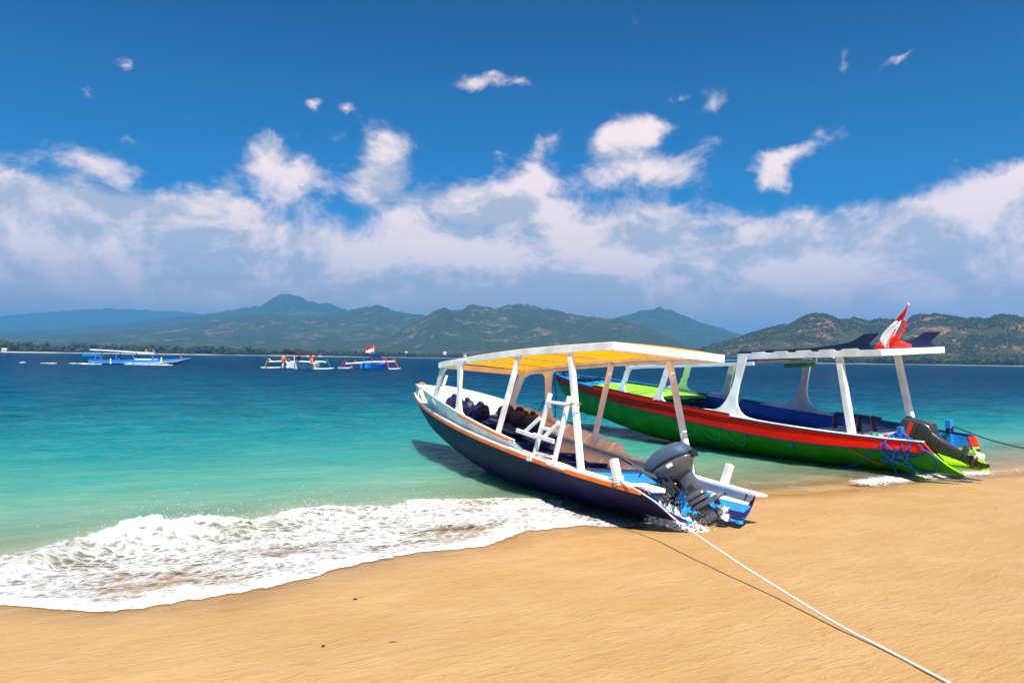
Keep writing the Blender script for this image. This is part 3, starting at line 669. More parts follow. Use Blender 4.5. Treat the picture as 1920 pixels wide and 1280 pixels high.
# ------------------------------------------------------------------ front boat
def w1(x): 
    if x > 3.5: return .986 * (1 - min(1, max(0, (x - 3.5) / 6.6)) ** 2.31)
    return .986 - .016 * (3.5 - x) ** 2
def zg1(x): return .3625 + .0682 * x + .0097 * x * x - .0004 * x ** 3
def wt1(x):
    if x > 3.5: return .998 * (1 - min(1, max(0, (x - 3.5) / 6.54)) ** 2.83)
    return .998 - .016 * (3.5 - x) ** 2
def zt1(x): return .6069 - .0453 * x + .0421 * x * x - .0025 * x ** 3
ZK1 = [(0, -.01), (3, -.02), (4, .0), (5, .09), (6, .25), (7.2, .52), (8.1, .74), (9.2, 1.16), (9.7, 1.36), (10.1, 1.615)]
def zk1(x): return lerp(x, ZK1)
def sect(x, s, w, zg, zk, full=.70):
    "hull section: s=0 keel, s=1 gunwale"
    W_ = w(x); a = zk(x); b_ = zg(x); py = W_ * full; pz = a + (b_ - a) * .02
    return (2 * s * (1 - s) * py + s * s * W_, (1 - s) ** 2 * a + 2 * s * (1 - s) * pz + s * s * b_)
def hull_side(w, zg, zk, L, xe, side, s0, nb=60, ns=10, full=.7, inset=0., x_cut=None, s1=1.0, push=0.):
    rows = []
    for i in range(nb + 1):
        u = (i / nb); u = u ** .92; row = []
        for j in range(ns + 1):
            s = s0 + (s1 - s0) * j / ns; x = xe(j / ns) + (L - xe(j / ns)) * u
            y, z = sect(x, s, w, zg, zk, full); y = max(0, y + push - inset) ; row.append(Vector((x, side * y, z)))
        rows.append(row)
    return rows
def shell(mb, rows, off):
    "closed plank of thickness off on the inner side of a grid of points"
    n = len(rows); m_ = len(rows[0]); inner = []
    for i in range(n):
        r = []
        for j in range(m_):
            a = rows[min(i + 1, n - 1)][j] - rows[max(i - 1, 0)][j]; b_ = rows[i][min(j + 1, m_ - 1)] - rows[i][max(j - 1, 0)][j if False else 0] if False else rows[i][min(j + 1, m_ - 1)] - rows[i][max(j - 1, 0)]
            nn = a.cross(b_)
            if nn.length < 1e-9: nn = Vector((0, 1, 0))
            nn.normalize(); mid = rows[i][j]
            if nn.y * mid.y > 0: nn = -nn
            q = mid + nn * off
            if q.y * mid.y < 0: q.y = 0
            r.append(q)
        inner.append(r)
    vs = [v for r in rows for v in r] + [v for r in inner for v in r]; N = n * m_; fs = []
    for i in range(n - 1):
        for j in range(m_ - 1):
            a = i * m_ + j; fs.append((a, a + 1, a + m_ + 1, a + m_)); fs.append((N + a, N + a + m_, N + a + m_ + 1, N + a + 1))
    for i in range(n - 1):
        for j in (0, m_ - 1):
            a = i * m_ + j; fs.append((a, a + m_, N + a + m_, N + a))
    for j in range(m_ - 1):
        for i in (0, n - 1):
            a = i * m_ + j; fs.append((a, N + a, N + a + 1, a + 1))
    mb.add(vs, fs); return inner
def rail(mb, w, z, x0, x1, side, wid, hgt, dy=0., dz=0., n=50):
    "rectangular rail that follows the gunwale: inner face at y = w + dy"
    rings = []
    for i in range(n + 1):
        x = x0 + (x1 - x0) * i / n; y = w(x) + dy; zz = z(x) + dz
        rings.append([(x, side * y, zz), (x, side * (y + wid), zz), (x, side * (y + wid), zz + hgt), (x, side * y, zz + hgt)])
    mb.loft(rings); return mb
def bottom(w, zg, zk, L, x0, s0, full, n=50, ns=8, t=.03):
    mb = MB(); rows = []
    for i in range(n + 1):
        x = x0 + (L - .35 - x0) * i / n; row = []
        for j in range(-ns, ns + 1):
            s = s0 * abs(j) / ns; y, z = sect(x, s, w, zg, zk, full); row.append((x, y * (1 if j >= 0 else -1), z + .002))
        for j in range(ns, -ns - 1, -1):
            s = s0 * abs(j) / ns; y, z = sect(x, s, w, zg, zk, full); row.append((x, y * (.97 if j >= 0 else -.97), z + t))
        rows.append(row)
    mb.loft(rows); return mb

P1 = dict(loc=(2.37, 9.254, .08), rot=(.07803, R(3), 2.0498))
boat = empty('passenger_boat', P1['loc'], P1['rot'], 'white and navy passenger boat with orange rails and yellow roof lining, stern on the sand', 'boat')
M1w = Matrix.Translation(P1['loc']) @ Euler(P1['rot']).to_matrix().to_4x4()
FULL1 = .72; S01 = .40
xe_p = lambda q: .02 + .29 * q ** 1.1; xe_s = lambda q: .02 + .20 * q ** .8
hull = MB(); inn = {}
for side, xe in ((1, xe_p), (-1, xe_s)):
    rows = hull_side(w1, zg1, zk1, 10.1, xe, side, S01, 64, 10, FULL1); inn[side] = shell(hull, rows, .035)
hull_o = hull.build('hull', M['navy'], boat, smooth=True)
bottom(w1, zg1, zk1, 10.1, .95, S01 + .02, FULL1).build('hull_bottom', M['navy'], boat, smooth=True)
# brighter navy facing on the cut ends of the two side planks, with light blue scraped tips
for side, xe in ((1, xe_p), (-1, xe_s)):
    rr = []
    for j in range(11):
        q = j / 10; s = S01 + (1 - S01) * q; x = xe(q); y, z = sect(x, s, w1, zg1, zk1, FULL1)
        wi = .055
        rr.append([(x - .012, side * (y + .006), z), (x - .012, side * (y - .048), z + .004), (x + .10, side * (y - .050), z + .004), (x + .10, side * (y - .0365), z)])
    MB().loft(rr).build('stern_plank_edge', M['navy_edge'], boat, smooth=True)
    y, z = sect(.02, S01, w1, zg1, zk1, FULL1)
    MB().box((.012, side * (y - .02), z + .012), (.05, .062, .035)).build('plank_tip', M['cyan'], boat)
# inner faces of the stern planks: light blue below, white above
for side in (1, -1):
    for nm, sa, sb, mt in (('inner_plank', .56, .80, 'blue_mid'), ('inner_upper_plank', .80, .985, 'white')):
        rows = []
        for i in range(12):
            x = .13 + (.14 if side > 0 else .05) * (sa > .6) + i * .105; row = []
            for j in range(7):
                s = sa + (sb - sa) * j / 6; y, z = sect(x, s, w1, zg1, zk1, FULL1); row.append(Vector((x, side * (y - .042), z)))
            rows.append(row)
        mb = MB(); shell(mb, rows, .012); mb.build(nm, M[mt], boat, smooth=True)
    mb = MB(); rows = []     # ledge along the foot of the inner plank
    for i in range(9):
        x = .06 + i * .115; y, z = sect(x, S01 + .02, w1, zg1, zk1, FULL1); y2, z2 = sect(x, .57, w1, zg1, zk1, FULL1)
        rows.append([(x, side * (y - .045), z + .004), (x, side * (y - .13 * min(1, .3 + i * .2)), z - .005), (x, side * (y - .13 * min(1, .3 + i * .2)), z + .014), (x, side * (y2 - .045), z2)])
    mb.loft(rows); mb.build('inner_ledge', M['cyan'], boat)
# orange rub rails
rail(MB(), w1, zg1, .33, 10.02, 1, .028, .052, .0, -.05, 90).build('rub_rail', M['orange'], boat, smooth=True)
rail(MB(), w1, zg1, .30, 10.02, -1, .028, .052, .0, -.05, 90).build('rub_rail', M['orange'], boat, smooth=True)
# white gunwale decks (the ledge outside and inside the bulwarks)
def gun(side, x0, x1, mat, wid=.17):
    mb = MB(); rings = []
    for i in range(71):
        x = x0 + (x1 - x0) * i / 70; y = w1(x) + .022; yi = max(y - wid - .06 * min(1, max(0, (x - 6) / 2)), 0.0); z = zg1(x)
        rings.append([(x, side * y, z), (x, side * yi, z), (x, side * yi, z + .028), (x, side * y, z + .028)])
    return mb.loft(rings).build('side_deck', mat, boat, smooth=True)
gun(1, .50, 10.05, M['white']); gun(-1, .02, 10.05, M['white'])
MB().loft([[(x, s_ * .02 + .80 * 1, zg1(x) + .0), (x, .60, zg1(x)), (x, .60, zg1(x) + .05), (x, .80, zg1(x) + .05)] for x, s_ in ((.17, 0), (.55, 0))]).build('stern_pad', M['white_worn'], boat, bevel=.008)
# bulwarks
def bulwark(side, xa, xb):
    mb = MB(); rows = []
    n = 60
    for i in range(n + 1):
        x = xa + (xb - xa) * (i / n) ** 1.8; row = []
        f = min(1, max(0, (x - xa) / .30)); fe = f ** .55 if x < xa + .3 else 1
        e = min(1, max(0, (xb - x) / .28)); fe *= (.45 + .55 * e ** .6)
        zb = zg1(x) + .028; ztop = zt1(x); zt = zb + max(.012, (ztop - zb) * fe)
        ins = .05 + .05 * min(1, max(0, (x - 5) / 3))
        yb = w1(x) - ins; yt = wt1(x) - .01
        for j in range(6):
            q = j / 5; row.append(Vector((x, side * (yb + (yt - yb) * q ** 1.6 * (zt - zb) / max(.02, ztop - zb)), zb + (zt - zb) * q)))
        rows.append(row)
    shell(mb, rows, .024); return mb.build('bulwark', M['white'], boat, smooth=True)
bulwark(1, 3.06, 8.15); bulwark(-1, 3.08, 9.3)
rail(MB(), wt1, zt1, 3.36, 5.38, 1, .022, .032, -.012, -.036, 30).build('upper_rail', M['orange'], boat, smooth=True)
rail(MB(), wt1, zt1, 3.25, 8.05, 1, .034, .014, -.040, .0, 40).build('bulwark_cap', M['white'], boat, smooth=True)
rail(MB(), wt1, zt1, 3.25, 9.2, -1, .040, .016, -.038, .0, 40).build('bulwark_cap', M['white'], boat, smooth=True)
mb = MB()
for x in (6.15, 6.5): mb.ell((x, -wt1(x) + .02, zt1(x) + .03), (.10, .03, .035))
# foredeck
mb = MB(); rings = []
for i in range(13):
    x = 8.35 + (10.0 - 8.35) * i / 12; y = max(w1(x) - .03, .01); z = zg1(x) + .05 + .16 * math.sin(min(1, (x - 8.35) / 1.2) * 1.57) * (1 - (i / 12) ** 3)
    rings.append([(x, -y, z), (x, -y * .5, z + .02), (x, 0, z + .03), (x, y * .5, z + .02), (x, y, z), (x, y, z - .03), (x, 0, z - .02), (x, -y, z - .03)])
mb.loft(rings).build('foredeck', M['white'], boat, smooth=True)
MB().box((8.36, 0, zg1(8.36) - .10), (.03, 2 * (w1(8.36) - .10), .34)).build('foredeck_bulkhead', M['white'], boat)
MB().loft([[(x, -max(.01, w1(x) - .01), zg1(x) + .02), (x, max(.01, w1(x) - .01), zg1(x) + .02), (x, max(.01, w1(x) - .02), zt1(x) - .06), (x, -max(.01, w1(x) - .02), zt1(x) - .06)] for x in (9.15, 9.5, 9.8, 10.0)]).build('bow_block', M['white'], boat, bevel=.02)
MB().loft([[(x, -.16 * k, zt1(x) - .06), (x, .16 * k, zt1(x) - .06), (x, .16 * k, zt1(x) - .02), (x, -.16 * k, zt1(x) - .02)] for x, k in ((9.1, 2.0), (9.5, 1.3), (9.9, .5))]).build('bow_cap', M['white'], boat, bevel=.01)
MB().tube([(9.55, .05 + .07 * math.cos(a_), zt1(9.55) - .015 + .05 * math.sin(a_) * .6) for a_ in [k * .6283 for k in range(10)]], .022, 6, True).build('bow_ring', M['orange'], boat, smooth='all')
MB().bar((8.9, -.15, zt1(8.9) - .12), (8.72, -.18, zt1(8.9) + .24), .05, .05).build('bow_bitt', M['white_worn'], boat, bevel=.006)
# floor, side lining, stringers
def zfl(x): return max(.13, .058 * x + .03, zk1(x) + .09)
def y_in(x, z, w, zg, zk, full, ins=.05):
    lo, hi = 0., 1.
    for _ in range(18):
        m_ = (lo + hi) / 2
        if sect(x, m_, w, zg, zk, full)[1] < z: lo = m_
        else: hi = m_
    return max(.01, sect(x, lo, w, zg, zk, full)[0] - ins)
def prof_box(xa, xb, w, zg, zk, full, z0, z1, n=6):
    mb = MB(); rg = []
    for x in (xa, xb):
        r = []
        for k in range(n + 1):
            z = z0 + (z1 - z0) * k / n; r.append((x, y_in(x, z, w, zg, zk, full), z))
        rg.append(r + [(a, -b, c) for a, b, c in reversed(r)])
    return mb.loft(rg)
def wfl(x, ins=.12): return max(.02, min(.80 if x > 1 else .7, w1(x) - ins))
nb = 7
for k in range(nb):
    y0 = -.72 + k * 1.44 / nb
    mb = MB(); pts = []
    xmax = 7.4
    xs = [2.3 + (xmax - 2.3) * i / 16 for i in range(17)]
    xs = [x for x in xs if max(abs(y0), abs(y0 + .2)) < y_in(x, zfl(x) - .02, w1, zg1, zk1, FULL1, .04) + .03]
    if len(xs) > 1:
        mb.loft([[(x, y0 + .006, zfl(x) + .012 * (k % 2)), (x, y0 + .2, zfl(x) + .012 * (k % 2)), (x, y0 + .2, zfl(x) - .02), (x, y0 + .006, zfl(x) - .02)] for x in xs]); mb.build('floor_board', M['blue_in'], boat)
for side in (1, -1):
    for nm, sa, sb, x0, x1, mt in (('side_lining', .45, .80, .9, 7.5, 'blue_in'), ('upper_lining', .80, .985, .9, 7.5, 'white')):
        rows = [[Vector((x, side * (sect(x, sa + (sb - sa) * j / 4, w1, zg1, zk1, FULL1)[0] - .045), sect(x, sa + (sb - sa) * j / 4, w1, zg1, zk1, FULL1)[1])) for j in range(5)] for x in [x0 + (x1 - x0) * i / 30 for i in range(31)]]
        mb = MB(); shell(mb, rows, .012); mb.build(nm, M[mt], boat, smooth=True)
    for q, hh_ in ((.80, .03), (.70, .022), (.60, .022)):
        mb = MB(); mb.loft([[(x, side * (sect(x, q, w1, zg1, zk1, FULL1)[0] - .055), sect(x, q, w1, zg1, zk1, FULL1)[1]), (x, side * (sect(x, q, w1, zg1, zk1, FULL1)[0] - .11), sect(x, q, w1, zg1, zk1, FULL1)[1]),
              (x, side * (sect(x, q, w1, zg1, zk1, FULL1)[0] - .11), sect(x, q, w1, zg1, zk1, FULL1)[1] + hh_), (x, side * (sect(x, q, w1, zg1, zk1, FULL1)[0] - .055), sect(x, q, w1, zg1, zk1, FULL1)[1] + hh_)] for x in [1.0 + 6 * i / 24 for i in range(25)]])
        mb.build('stringer', M['blue_in'], boat)
# thwarts and side benches
for x in (2.75, 3.55, 4.4, 5.3, 6.2):
    y = w1(x) - .16; z = zg1(x) - .20
    MB().box((x, 0, z), (.24, 2 * y, .030)).build('thwart', M['blue_in'], boat, bevel=.005)
    MB().box((x, 0, (z + zfl(x)) / 2), (.03, 1.1 * y, z - zfl(x) - .03)).build('thwart_support', M['blue_in'], boat)
MB().loft([[(x, -.28, zg1(x) - .05), (x, -(w1(x) - .08), zg1(x) - .05), (x, -(w1(x) - .08), zg1(x) - .01), (x, -.28, zg1(x) - .01)] for x in (5.0, 5.7, 6.4, 6.8)]).build('side_bench', M['blue_in'], boat)
MB().loft([[(x, -(w1(x) - .09), zg1(x) - .15), (x, w1(x) - .09, zg1(x) - .15), (x, w1(x) - .09, zg1(x) - .115), (x, -(w1(x) - .09), zg1(x) - .115)] for x in (6.85, 7.3, 7.8, 8.34)]).build('fore_bench', M['blue_in'], boat)
# aft deck of five boards, light blue seat and transom
for k in range(6):
    ya = -.66 + k * .22
    MB().loft([[(x, ya + .004, zg1(x) - .085), (x, ya + .216, zg1(x) - .085), (x, ya + .216, zg1(x) - .06), (x, ya + .004, zg1(x) - .06)] for x in (1.02, 1.6, 2.32)]).build('aft_deck_board', M['blue_mid'], boat, bevel=.003)
MB().box((2.33, 0, zg1(2.33) - .20), (.03, 1.45, .24)).build('aft_deck_riser', M['blue_in'], boat)
MB().loft([[(x, -.63, z), (x, .63, z), (x, .63, z + .03), (x, -.63, z + .03)] for x, z in ((.86, .335), (1.18, .355))]).build('transom_seat', M['cyan'], boat, bevel=.004)
prof_box(.90, .96, w1, zg1, zk1, FULL1, .03, .33).build('transom', M['cyan'], boat, bevel=.004)
# weathered stern posts
MB().bar((.72, .86, .40), (.84, .87, .705), .085, .085, (1, 0, 0)).build('stern_post', M['white_worn'], boat, bevel=.006)
MB().bar((.84, -.85, .38), (.72, -.86, .70), .085, .085, (1, 0, 0)).build('stern_post', M['white_worn'], boat, bevel=.006)
# roof
XR0, XR1 = .95, 6.55
def rz_(x): u = (x - XR0) / (XR1 - XR0); return 2.13 - .02 * u + .055 * math.sin(math.pi * u)
for side in (1, -1):
    mb = MB(); rings = []
    for i in range(25):
        x = XR0 + (XR1 - XR0) * i / 24; z = rz_(x)
        rings.append([(x, side * .895, z - .10), (x, side * .865, z - .10), (x, side * .865, z), (x, side * .895, z)])
    mb.loft(rings).build('roof_fascia', M['fascia'], boat, smooth=True, bevel=.003)
for x in (XR0, XR1):
    MB().box((x - (.016 if x < 3 else -.016), 0, rz_(x) - .05), (.03, 1.788, .10)).build('roof_fascia', M['fascia'], boat, bevel=.003)
npan = 7
for k in range(npan):
    xa = XR0 + .004 + (XR1 - XR0) * k / npan; xb = XR0 - .004 + (XR1 - XR0) * (k + 1) / npan
    MB().loft([[(x, y, rz_(x) + .004 + .02 * (1 - (y / .893) ** 2)) for y in (-.893, -.45, 0, .45, .893)] for x in (xa, (xa + xb) / 2, xb)], cap=False, close=False).build('roof_panel', M['sheet'], boat)
for y in (-.835, .835):
    wd = .05 if abs(y) > .5 else .035; hh_ = .05 if abs(y) > .5 else .05
    MB().loft([[(x, y - wd / 2, rz_(x) - hh_), (x, y + wd / 2, rz_(x) - hh_), (x, y + wd / 2, rz_(x) + .002), (x, y - wd / 2, rz_(x) + .002)] for x in [XR0 + .03 + (XR1 - XR0 - .06) * i / 12 for i in range(13)]]).build('roof_beam', M['fascia'], boat)
for x in (1.40, 1.97, 3.42, 4.5, 5.5):
    MB().box((x, 0, rz_(x) - .014), (.045, 1.72, .03)).build('roof_rafter', M['fascia'], boat)
# posts
for side in (1, -1):
    MB().bar((4.03, side * .90, .70), (3.48, side * .84, rz_(3.5) - .06), .066, .074, (1, 0, 0)).build('roof_post', M['white'], boat, bevel=.005)
    MB().bar((1.49, side * .90, .44), (2.01, side * .84, rz_(2) - .06), .07, .076, (1, 0, 0)).build('roof_post', M['white'], boat, bevel=.005)
    # front arched frame
    yo = lambda x: side * (.905 - .06 * max(0, x - 5.3) )
    inner = [(6.74, 1.33), (6.74, 1.48), (6.68, 1.58), (6.50, 1.86), (6.40, 1.96), (6.24, 2.02), (6.0, 2.03), (5.86, 2.03), (5.72, 2.01), (5.66, 1.94), (5.63, 1.75), (5.60, 1.45), (5.62, 1.30), (5.68, 1.22)]
    outer = [(6.98, 1.42), (6.90, 1.50), (6.82, 1.62), (6.60, 2.02), (6.56, 2.09), (6.40, 2.095), (6.0, 2.10), (5.80, 2.10), (5.30, 2.10), (5.47, 2.01), (5.49, 1.75), (5.46, 1.40), (5.38, 1.22), (5.15, 1.10)]
    mb = MB(); mb.strip([(x, yo(x), z) for x, z in inner], [(x, yo(x), z) for x, z in outer], .05)
    mb.build('arched_frame', M['white'], boat, bevel=.004)

# ---- outboard motors
def sring(f0, f1, hw, u, n=20, p=2.6, fc=None):
    "superellipse ring in the f,l plane at height u"
    c = (f0 + f1) / 2; a = (f1 - f0) / 2; out = []
    for k in range(n):
        t = 2 * math.pi * k / n; ct, st = math.cos(t), math.sin(t)
        out.append((c + a * math.copysign(abs(ct) ** (2 / p), ct), hw * math.copysign(abs(st) ** (2 / p), st), u(c + a * math.copysign(abs(ct) ** (2 / p), ct)) if callable(u) else u))
    return out
mot = empty('outboard_motor', (2.2068, 9.75, .437), (0, R(32), R(150)), 'dark grey outboard motor tilted up on the front boat, its cowl in a navy cover', 'outboard motor')
seam = lambda du: (lambda f: .385 + du + .05 * (1 - ((f - .05) / .33) ** 2))
MB().loft([sring(-.245, .385, .185, seam(-.004), 24, 3), sring(-.255, .41, .195, seam(.03), 24, 3), sring(-.235, .40, .190, seam(.09), 24, 3), sring(-.19, .34, .165, seam(.145), 24, 2.8), sring(-.12, .24, .10, seam(.172), 24, 2.4), sring(-.02, .12, .03, seam(.180), 24, 2)]).build('cowl_cover', M['cover'], mot, smooth='all')
MB().loft([sring(-.13, .20, .10, .20, 24, 3), sring(-.16, .25, .135, .26, 24, 3), sring(-.22, .33, .175, .33, 24, 3), sring(-.255, .375, .188, seam(-.04), 24, 3), sring(-.25, .38, .186, seam(-.007), 24, 3)]).build('lower_cowl', M['motor'], mot, smooth='all')
MB().loft([sring(-.252, .388, .192, seam(-.012), 24, 3), sring(-.252, .388, .192, seam(.0), 24, 3)]).build('cowl_seam', M['black'], mot, smooth=True)
MB().box((-.258, 0, .37), (.02, .20, .10)).box((-.262, 0, .345), (.02, .12, .012)).build('exhaust_grille', M['black'], mot, bevel=.004)
MB().box((.03, .183, .372), (.08, .004, .045), (R(-6), 0, 0)).build('warning_sticker', M['label'], mot)
MB().loft([sring(-.14, .10, .062, -.05, 20, 3), sring(-.14, .09, .060, .02, 20, 3), sring(-.12, .095, .065, .12, 20, 3), sring(-.115, .10, .075, .18, 20, 3), sring(-.15, .135, .092, .235, 20, 3), sring(-.17, .17, .12, .30, 20, 3)]).build('mid_section', M['motor'], mot, smooth='all')
MB().box((-.03, .062, .03), (.07, .02, .06)).box((-.03, .073, .03), (.012, .008, .03)).build('drain_hatch', M['motor_dark'], mot, bevel=.006)
MB().loft([sring(-.13, .10, .06, -.17, 20, 2.6), sring(-.165, .155, .095, -.155, 20, 2.6), sring(-.165, .16, .098, -.13, 20, 2.6), sring(-.13, .115, .07, -.12, 20, 2.6), sring(-.13, .12, .072, -.10, 20, 2.6), sring(-.16, .155, .095, -.09, 20, 2.6), sring(-.155, .14, .09, -.06, 20, 2.6), sring(-.13, .09, .062, -.03, 20, 2.6)]).build('collar', M['motor'], mot, smooth=True, angle=50)
mb = MB(); mb.loft([[(x, y * w_, zz_) for y, zz_ in ((-1, -.235), (-.9, -.208), (0, -.198), (.9, -.208), (1, -.235), (1, -.218), (.9, -.180), (0, -.172), (-.9, -.180), (-1, -.218))] for x, w_ in ((.12, .05), (.0, .085), (-.14, .105), (-.27, .095), (-.335, .05))])
mb.build('cavitation_plate', M['motor'], mot, bevel=.004)
MB().loft([sring(-.24, -.17, .012, -.22, 12), sring(-.235, -.16, .014, -.30, 12)]).build('anode_fin', M['motor_dark'], mot, smooth=True)
MB().loft([sring(-.10, .10, .045, -.17, 20, 2.2), sring(-.11, .085, .042, -.28, 20, 2.2), sring(-.12, .08, .05, -.34, 20, 2.2)]).build('gear_leg', M['motor'], mot, smooth='all')
MB().loft([[(.135 - dx, r_ * math.cos(t) * .062, -.385 + r_ * math.sin(t) * .062) for t in [2 * math.pi * k / 14 for k in range(14)]] for dx, r_ in ((0, .05), (.03, .5), (.08, .85), (.16, 1), (.25, .95), (.29, .8))]).build('gear_case', M['motor'], mot, smooth='all')
MB().loft([sring(-.09, .06, .018, -.42, 14, 2), sring(-.115, .01, .012, -.50, 14, 2), sring(-.135, -.05, .008, -.565, 14, 2)]).build('skeg', M['motor'], mot, smooth='all')
for k in range(4):
    MB().ell((.055 - .055 * k, .058, -.37 + .006 * k), (.006, .004, .008), 6, 4).build('vent_hole', M['black'], mot)
def propeller(parent, x, z, hub_r, bl, mat, hubm, nblade=3, ph=0.3):
    pr = MB().loft([[(x - dx, r_ * math.cos(t), z + r_ * math.sin(t)) for t in [2 * math.pi * k / 12 for k in range(12)]] for dx, r_ in ((0, hub_r), (.05, hub_r), (.11, hub_r * .85), (.125, hub_r * .3))]).build('propeller', hubm, parent, smooth=True)
    for k in range(nblade):
        a_ = ph + 2 * math.pi * k / nblade; mb = MB(); rr = []
        for i in range(7):
            q = i / 6; rad = hub_r * .8 + (bl - hub_r * .8) * q; wd = (.075 * math.sin(math.pi * (.15 + .80 * q)) ** .7) * bl / .13; tw = .75 - .35 * q
            ca, sa_ = math.cos(a_), math.sin(a_); e = (-math.sin(a_), math.cos(a_))
            c_ = (x - .055, rad * ca, z + rad * sa_)
            p_ = lambda s1_, th: (c_[0] + s1_ * wd * math.sin(tw) + th, c_[1] + s1_ * wd * math.cos(tw) * e[0], c_[2] + s1_ * wd * math.cos(tw) * e[1])
            rr.append([p_(-1, 0), p_(0, .006 - .004 * q), p_(1, 0), p_(0, -.006 + .004 * q)])
        mb.loft(rr).build('blade', mat, pr, smooth='all')
    return pr
propeller(mot, -.155, -.385, .035, .135, M['prop_white'], M['prop_white'], 3, .9)
MB().ell((-.29, 0, -.385), (.02, .016, .016), 8, 5).build('propeller_nut', M['steel'], mot, smooth='all')
# engine pan, bracket, hoses under the cowl
mb = MB(); mb.loft([sring(.10, .37, .15, .36, 16, 3), sring(.10, .34, .14, .28, 16, 3), sring(.08, .27, .10, .20, 16, 3)]); mb.build('engine_pan', M['oily'], mot, smooth=True)
mb = MB()
mb.tube([(.20, .10, .33), (.22, .13, .22), (.17, .11, .10), (.14, .05, .02)], .018, 8).tube([(.27, .05, .30), (.30, .10, .18), (.24, .10, .06)], .012, 7).tube([(.16, .12, .30), (.13, .12, .16), (.12, .08, .05)], .022, 8)
mb.tube([(.24, -.05, .28), (.28, -.06, .15), (.20, -.05, .02)], .016, 8).tube([(.18, .02, .24), (.20, .02, .02)], .03, 10).tube([(.33, .02, .30), (.36, .04, .20), (.30, .08, .10), (.33, .1, .02)], .008, 6)
for _ in range(16):
    p = Vector((rng.uniform(.12, .32), rng.uniform(-.10, .14), rng.uniform(.05, .30))); mb.box(p, (rng.uniform(.02, .05), rng.uniform(.02, .05), rng.uniform(.02, .06)), (rng.uniform(0, 3), rng.uniform(0, 3), 0))
mb.build('engine_works', M['oily'], mot, smooth=True)
mb = MB()
for l in (-.13, .13):
    mb.prism([(.13, .20), (.24, .24), (.40, .06), (.36, -.10), (.28, -.12), (.27, .02), (.15, .06)], l - .012, l + .012)
mb.tube([(.18, -.15, .18), (.18, .15, .18)], .018, 8)
mb.build('clamp_bracket', M['motor_dark'], mot, bevel=.004)
for l in (-.08, .08): MB().tube([(.30, l, .0), (.42, l, .03)], .010, 6).tube([(.42, l - .03, .03), (.42, l + .03, .03)], .007, 6).build('clamp_screw', M['steel'], mot, smooth=True)
MB().loft([[(f, .165 + a * .022 + (.4 - .0) * 0, u + b_ * hh_) for a, b_ in ((-1, -1), (1, -1), (1, 1), (-1, 1))] for f, u, hh_ in ((.26, .335, .030), (.33, .40, .038), (.40, .50, .026), (.455, .60, .014))]).build('tiller_arm', M['motor'], mot, bevel=.008)
MB().tube([(.435, .165, .575), (.465, .165, .625), (.53, .165, .725)], [.016, .021, .023], 12).build('tiller_grip', M['black'], mot, smooth=True)
MB().tube([(.40, .165, .46), (.46, .165, .43)], .010, 6).build('stop_button', M['black'], mot, smooth=True)

# ---- boarding ladder lashed to a post
lad = empty('boarding_ladder', M1w @ Vector((2.4, .95, .60)), P1['rot'], 'white painted wooden boarding ladder standing on the front boat rail, tied to a roof post', 'ladder')
q0 = Vector((2.4, .95, .60)); L_ = lambda x, y, z: Vector((x, y, z)) - q0
MB().bar(L_(2.68, .95, .57), L_(2.34, .93, 1.50), .060, .052, (1, 0, 0)).build('rail', M['white'], lad, bevel=.010)
MB().bar(L_(2.12, .95, .53), L_(1.83, .93, 1.46), .060, .052, (1, 0, 0)).build('rail', M['white'], lad, bevel=.010)
for (xa, za, xb, zb) in ((2.40, 1.39, 1.88, 1.36), (2.52, 1.03, 2.02, 1.00), (2.64, .68, 2.14, .65)):
    MB().bar(L_(xa, .95, za), L_(xb, .95, zb), .035, .04).build('rung', M['white'], lad, bevel=.005)
MB().bar(L_(3.13, 1.0, .97), L_(2.56, 1.0, .90), .03, .06).bar(L_(2.62, 1.002, .925), L_(2.05, 1.002, .855), .03, .06).build('shelf_arm', M['white'], lad, bevel=.008)
MB().bar(L_(2.50, .985, 1.16), L_(2.92, .985, .95), .03, .055).build('brace', M['white'], lad, bevel=.006)
MB().bar(L_(1.97, .985, 1.11), L_(2.36, .985, .90), .03, .055).build('brace', M['white'], lad, bevel=.006)
MB().box(L_(2.70, .985, .60), (.12, .07, .09)).build('hinge_block', M['white_worn'], lad, bevel=.008)
MB().box(L_(2.0, .97, .545), (.42, .10, .05), (0, R(-6), 0)).build('hinge_block', M['white_worn'], lad, bevel=.008)
MB().bar(L_(2.55, .93, .60), L_(2.20, .93, .56), .03, .05).build('foot_bar', M['white_worn'], lad, bevel=.005)
o = MB().tube([M1w @ v for v in spline([(1.84, 1.0, 1.33), (1.70, .97, 1.36), (1.62, .93, 1.37), (1.66, .86, 1.36), (1.80, .89, 1.33), (1.90, .93, 1.31), (1.92, .985, 1.31)], 5, True)], .0085, 6, True).build('lashing', M['rope_tan'], None, smooth='all')
tag(o, 'thin tan cord lashing the white ladder to the roof post', 'cord')

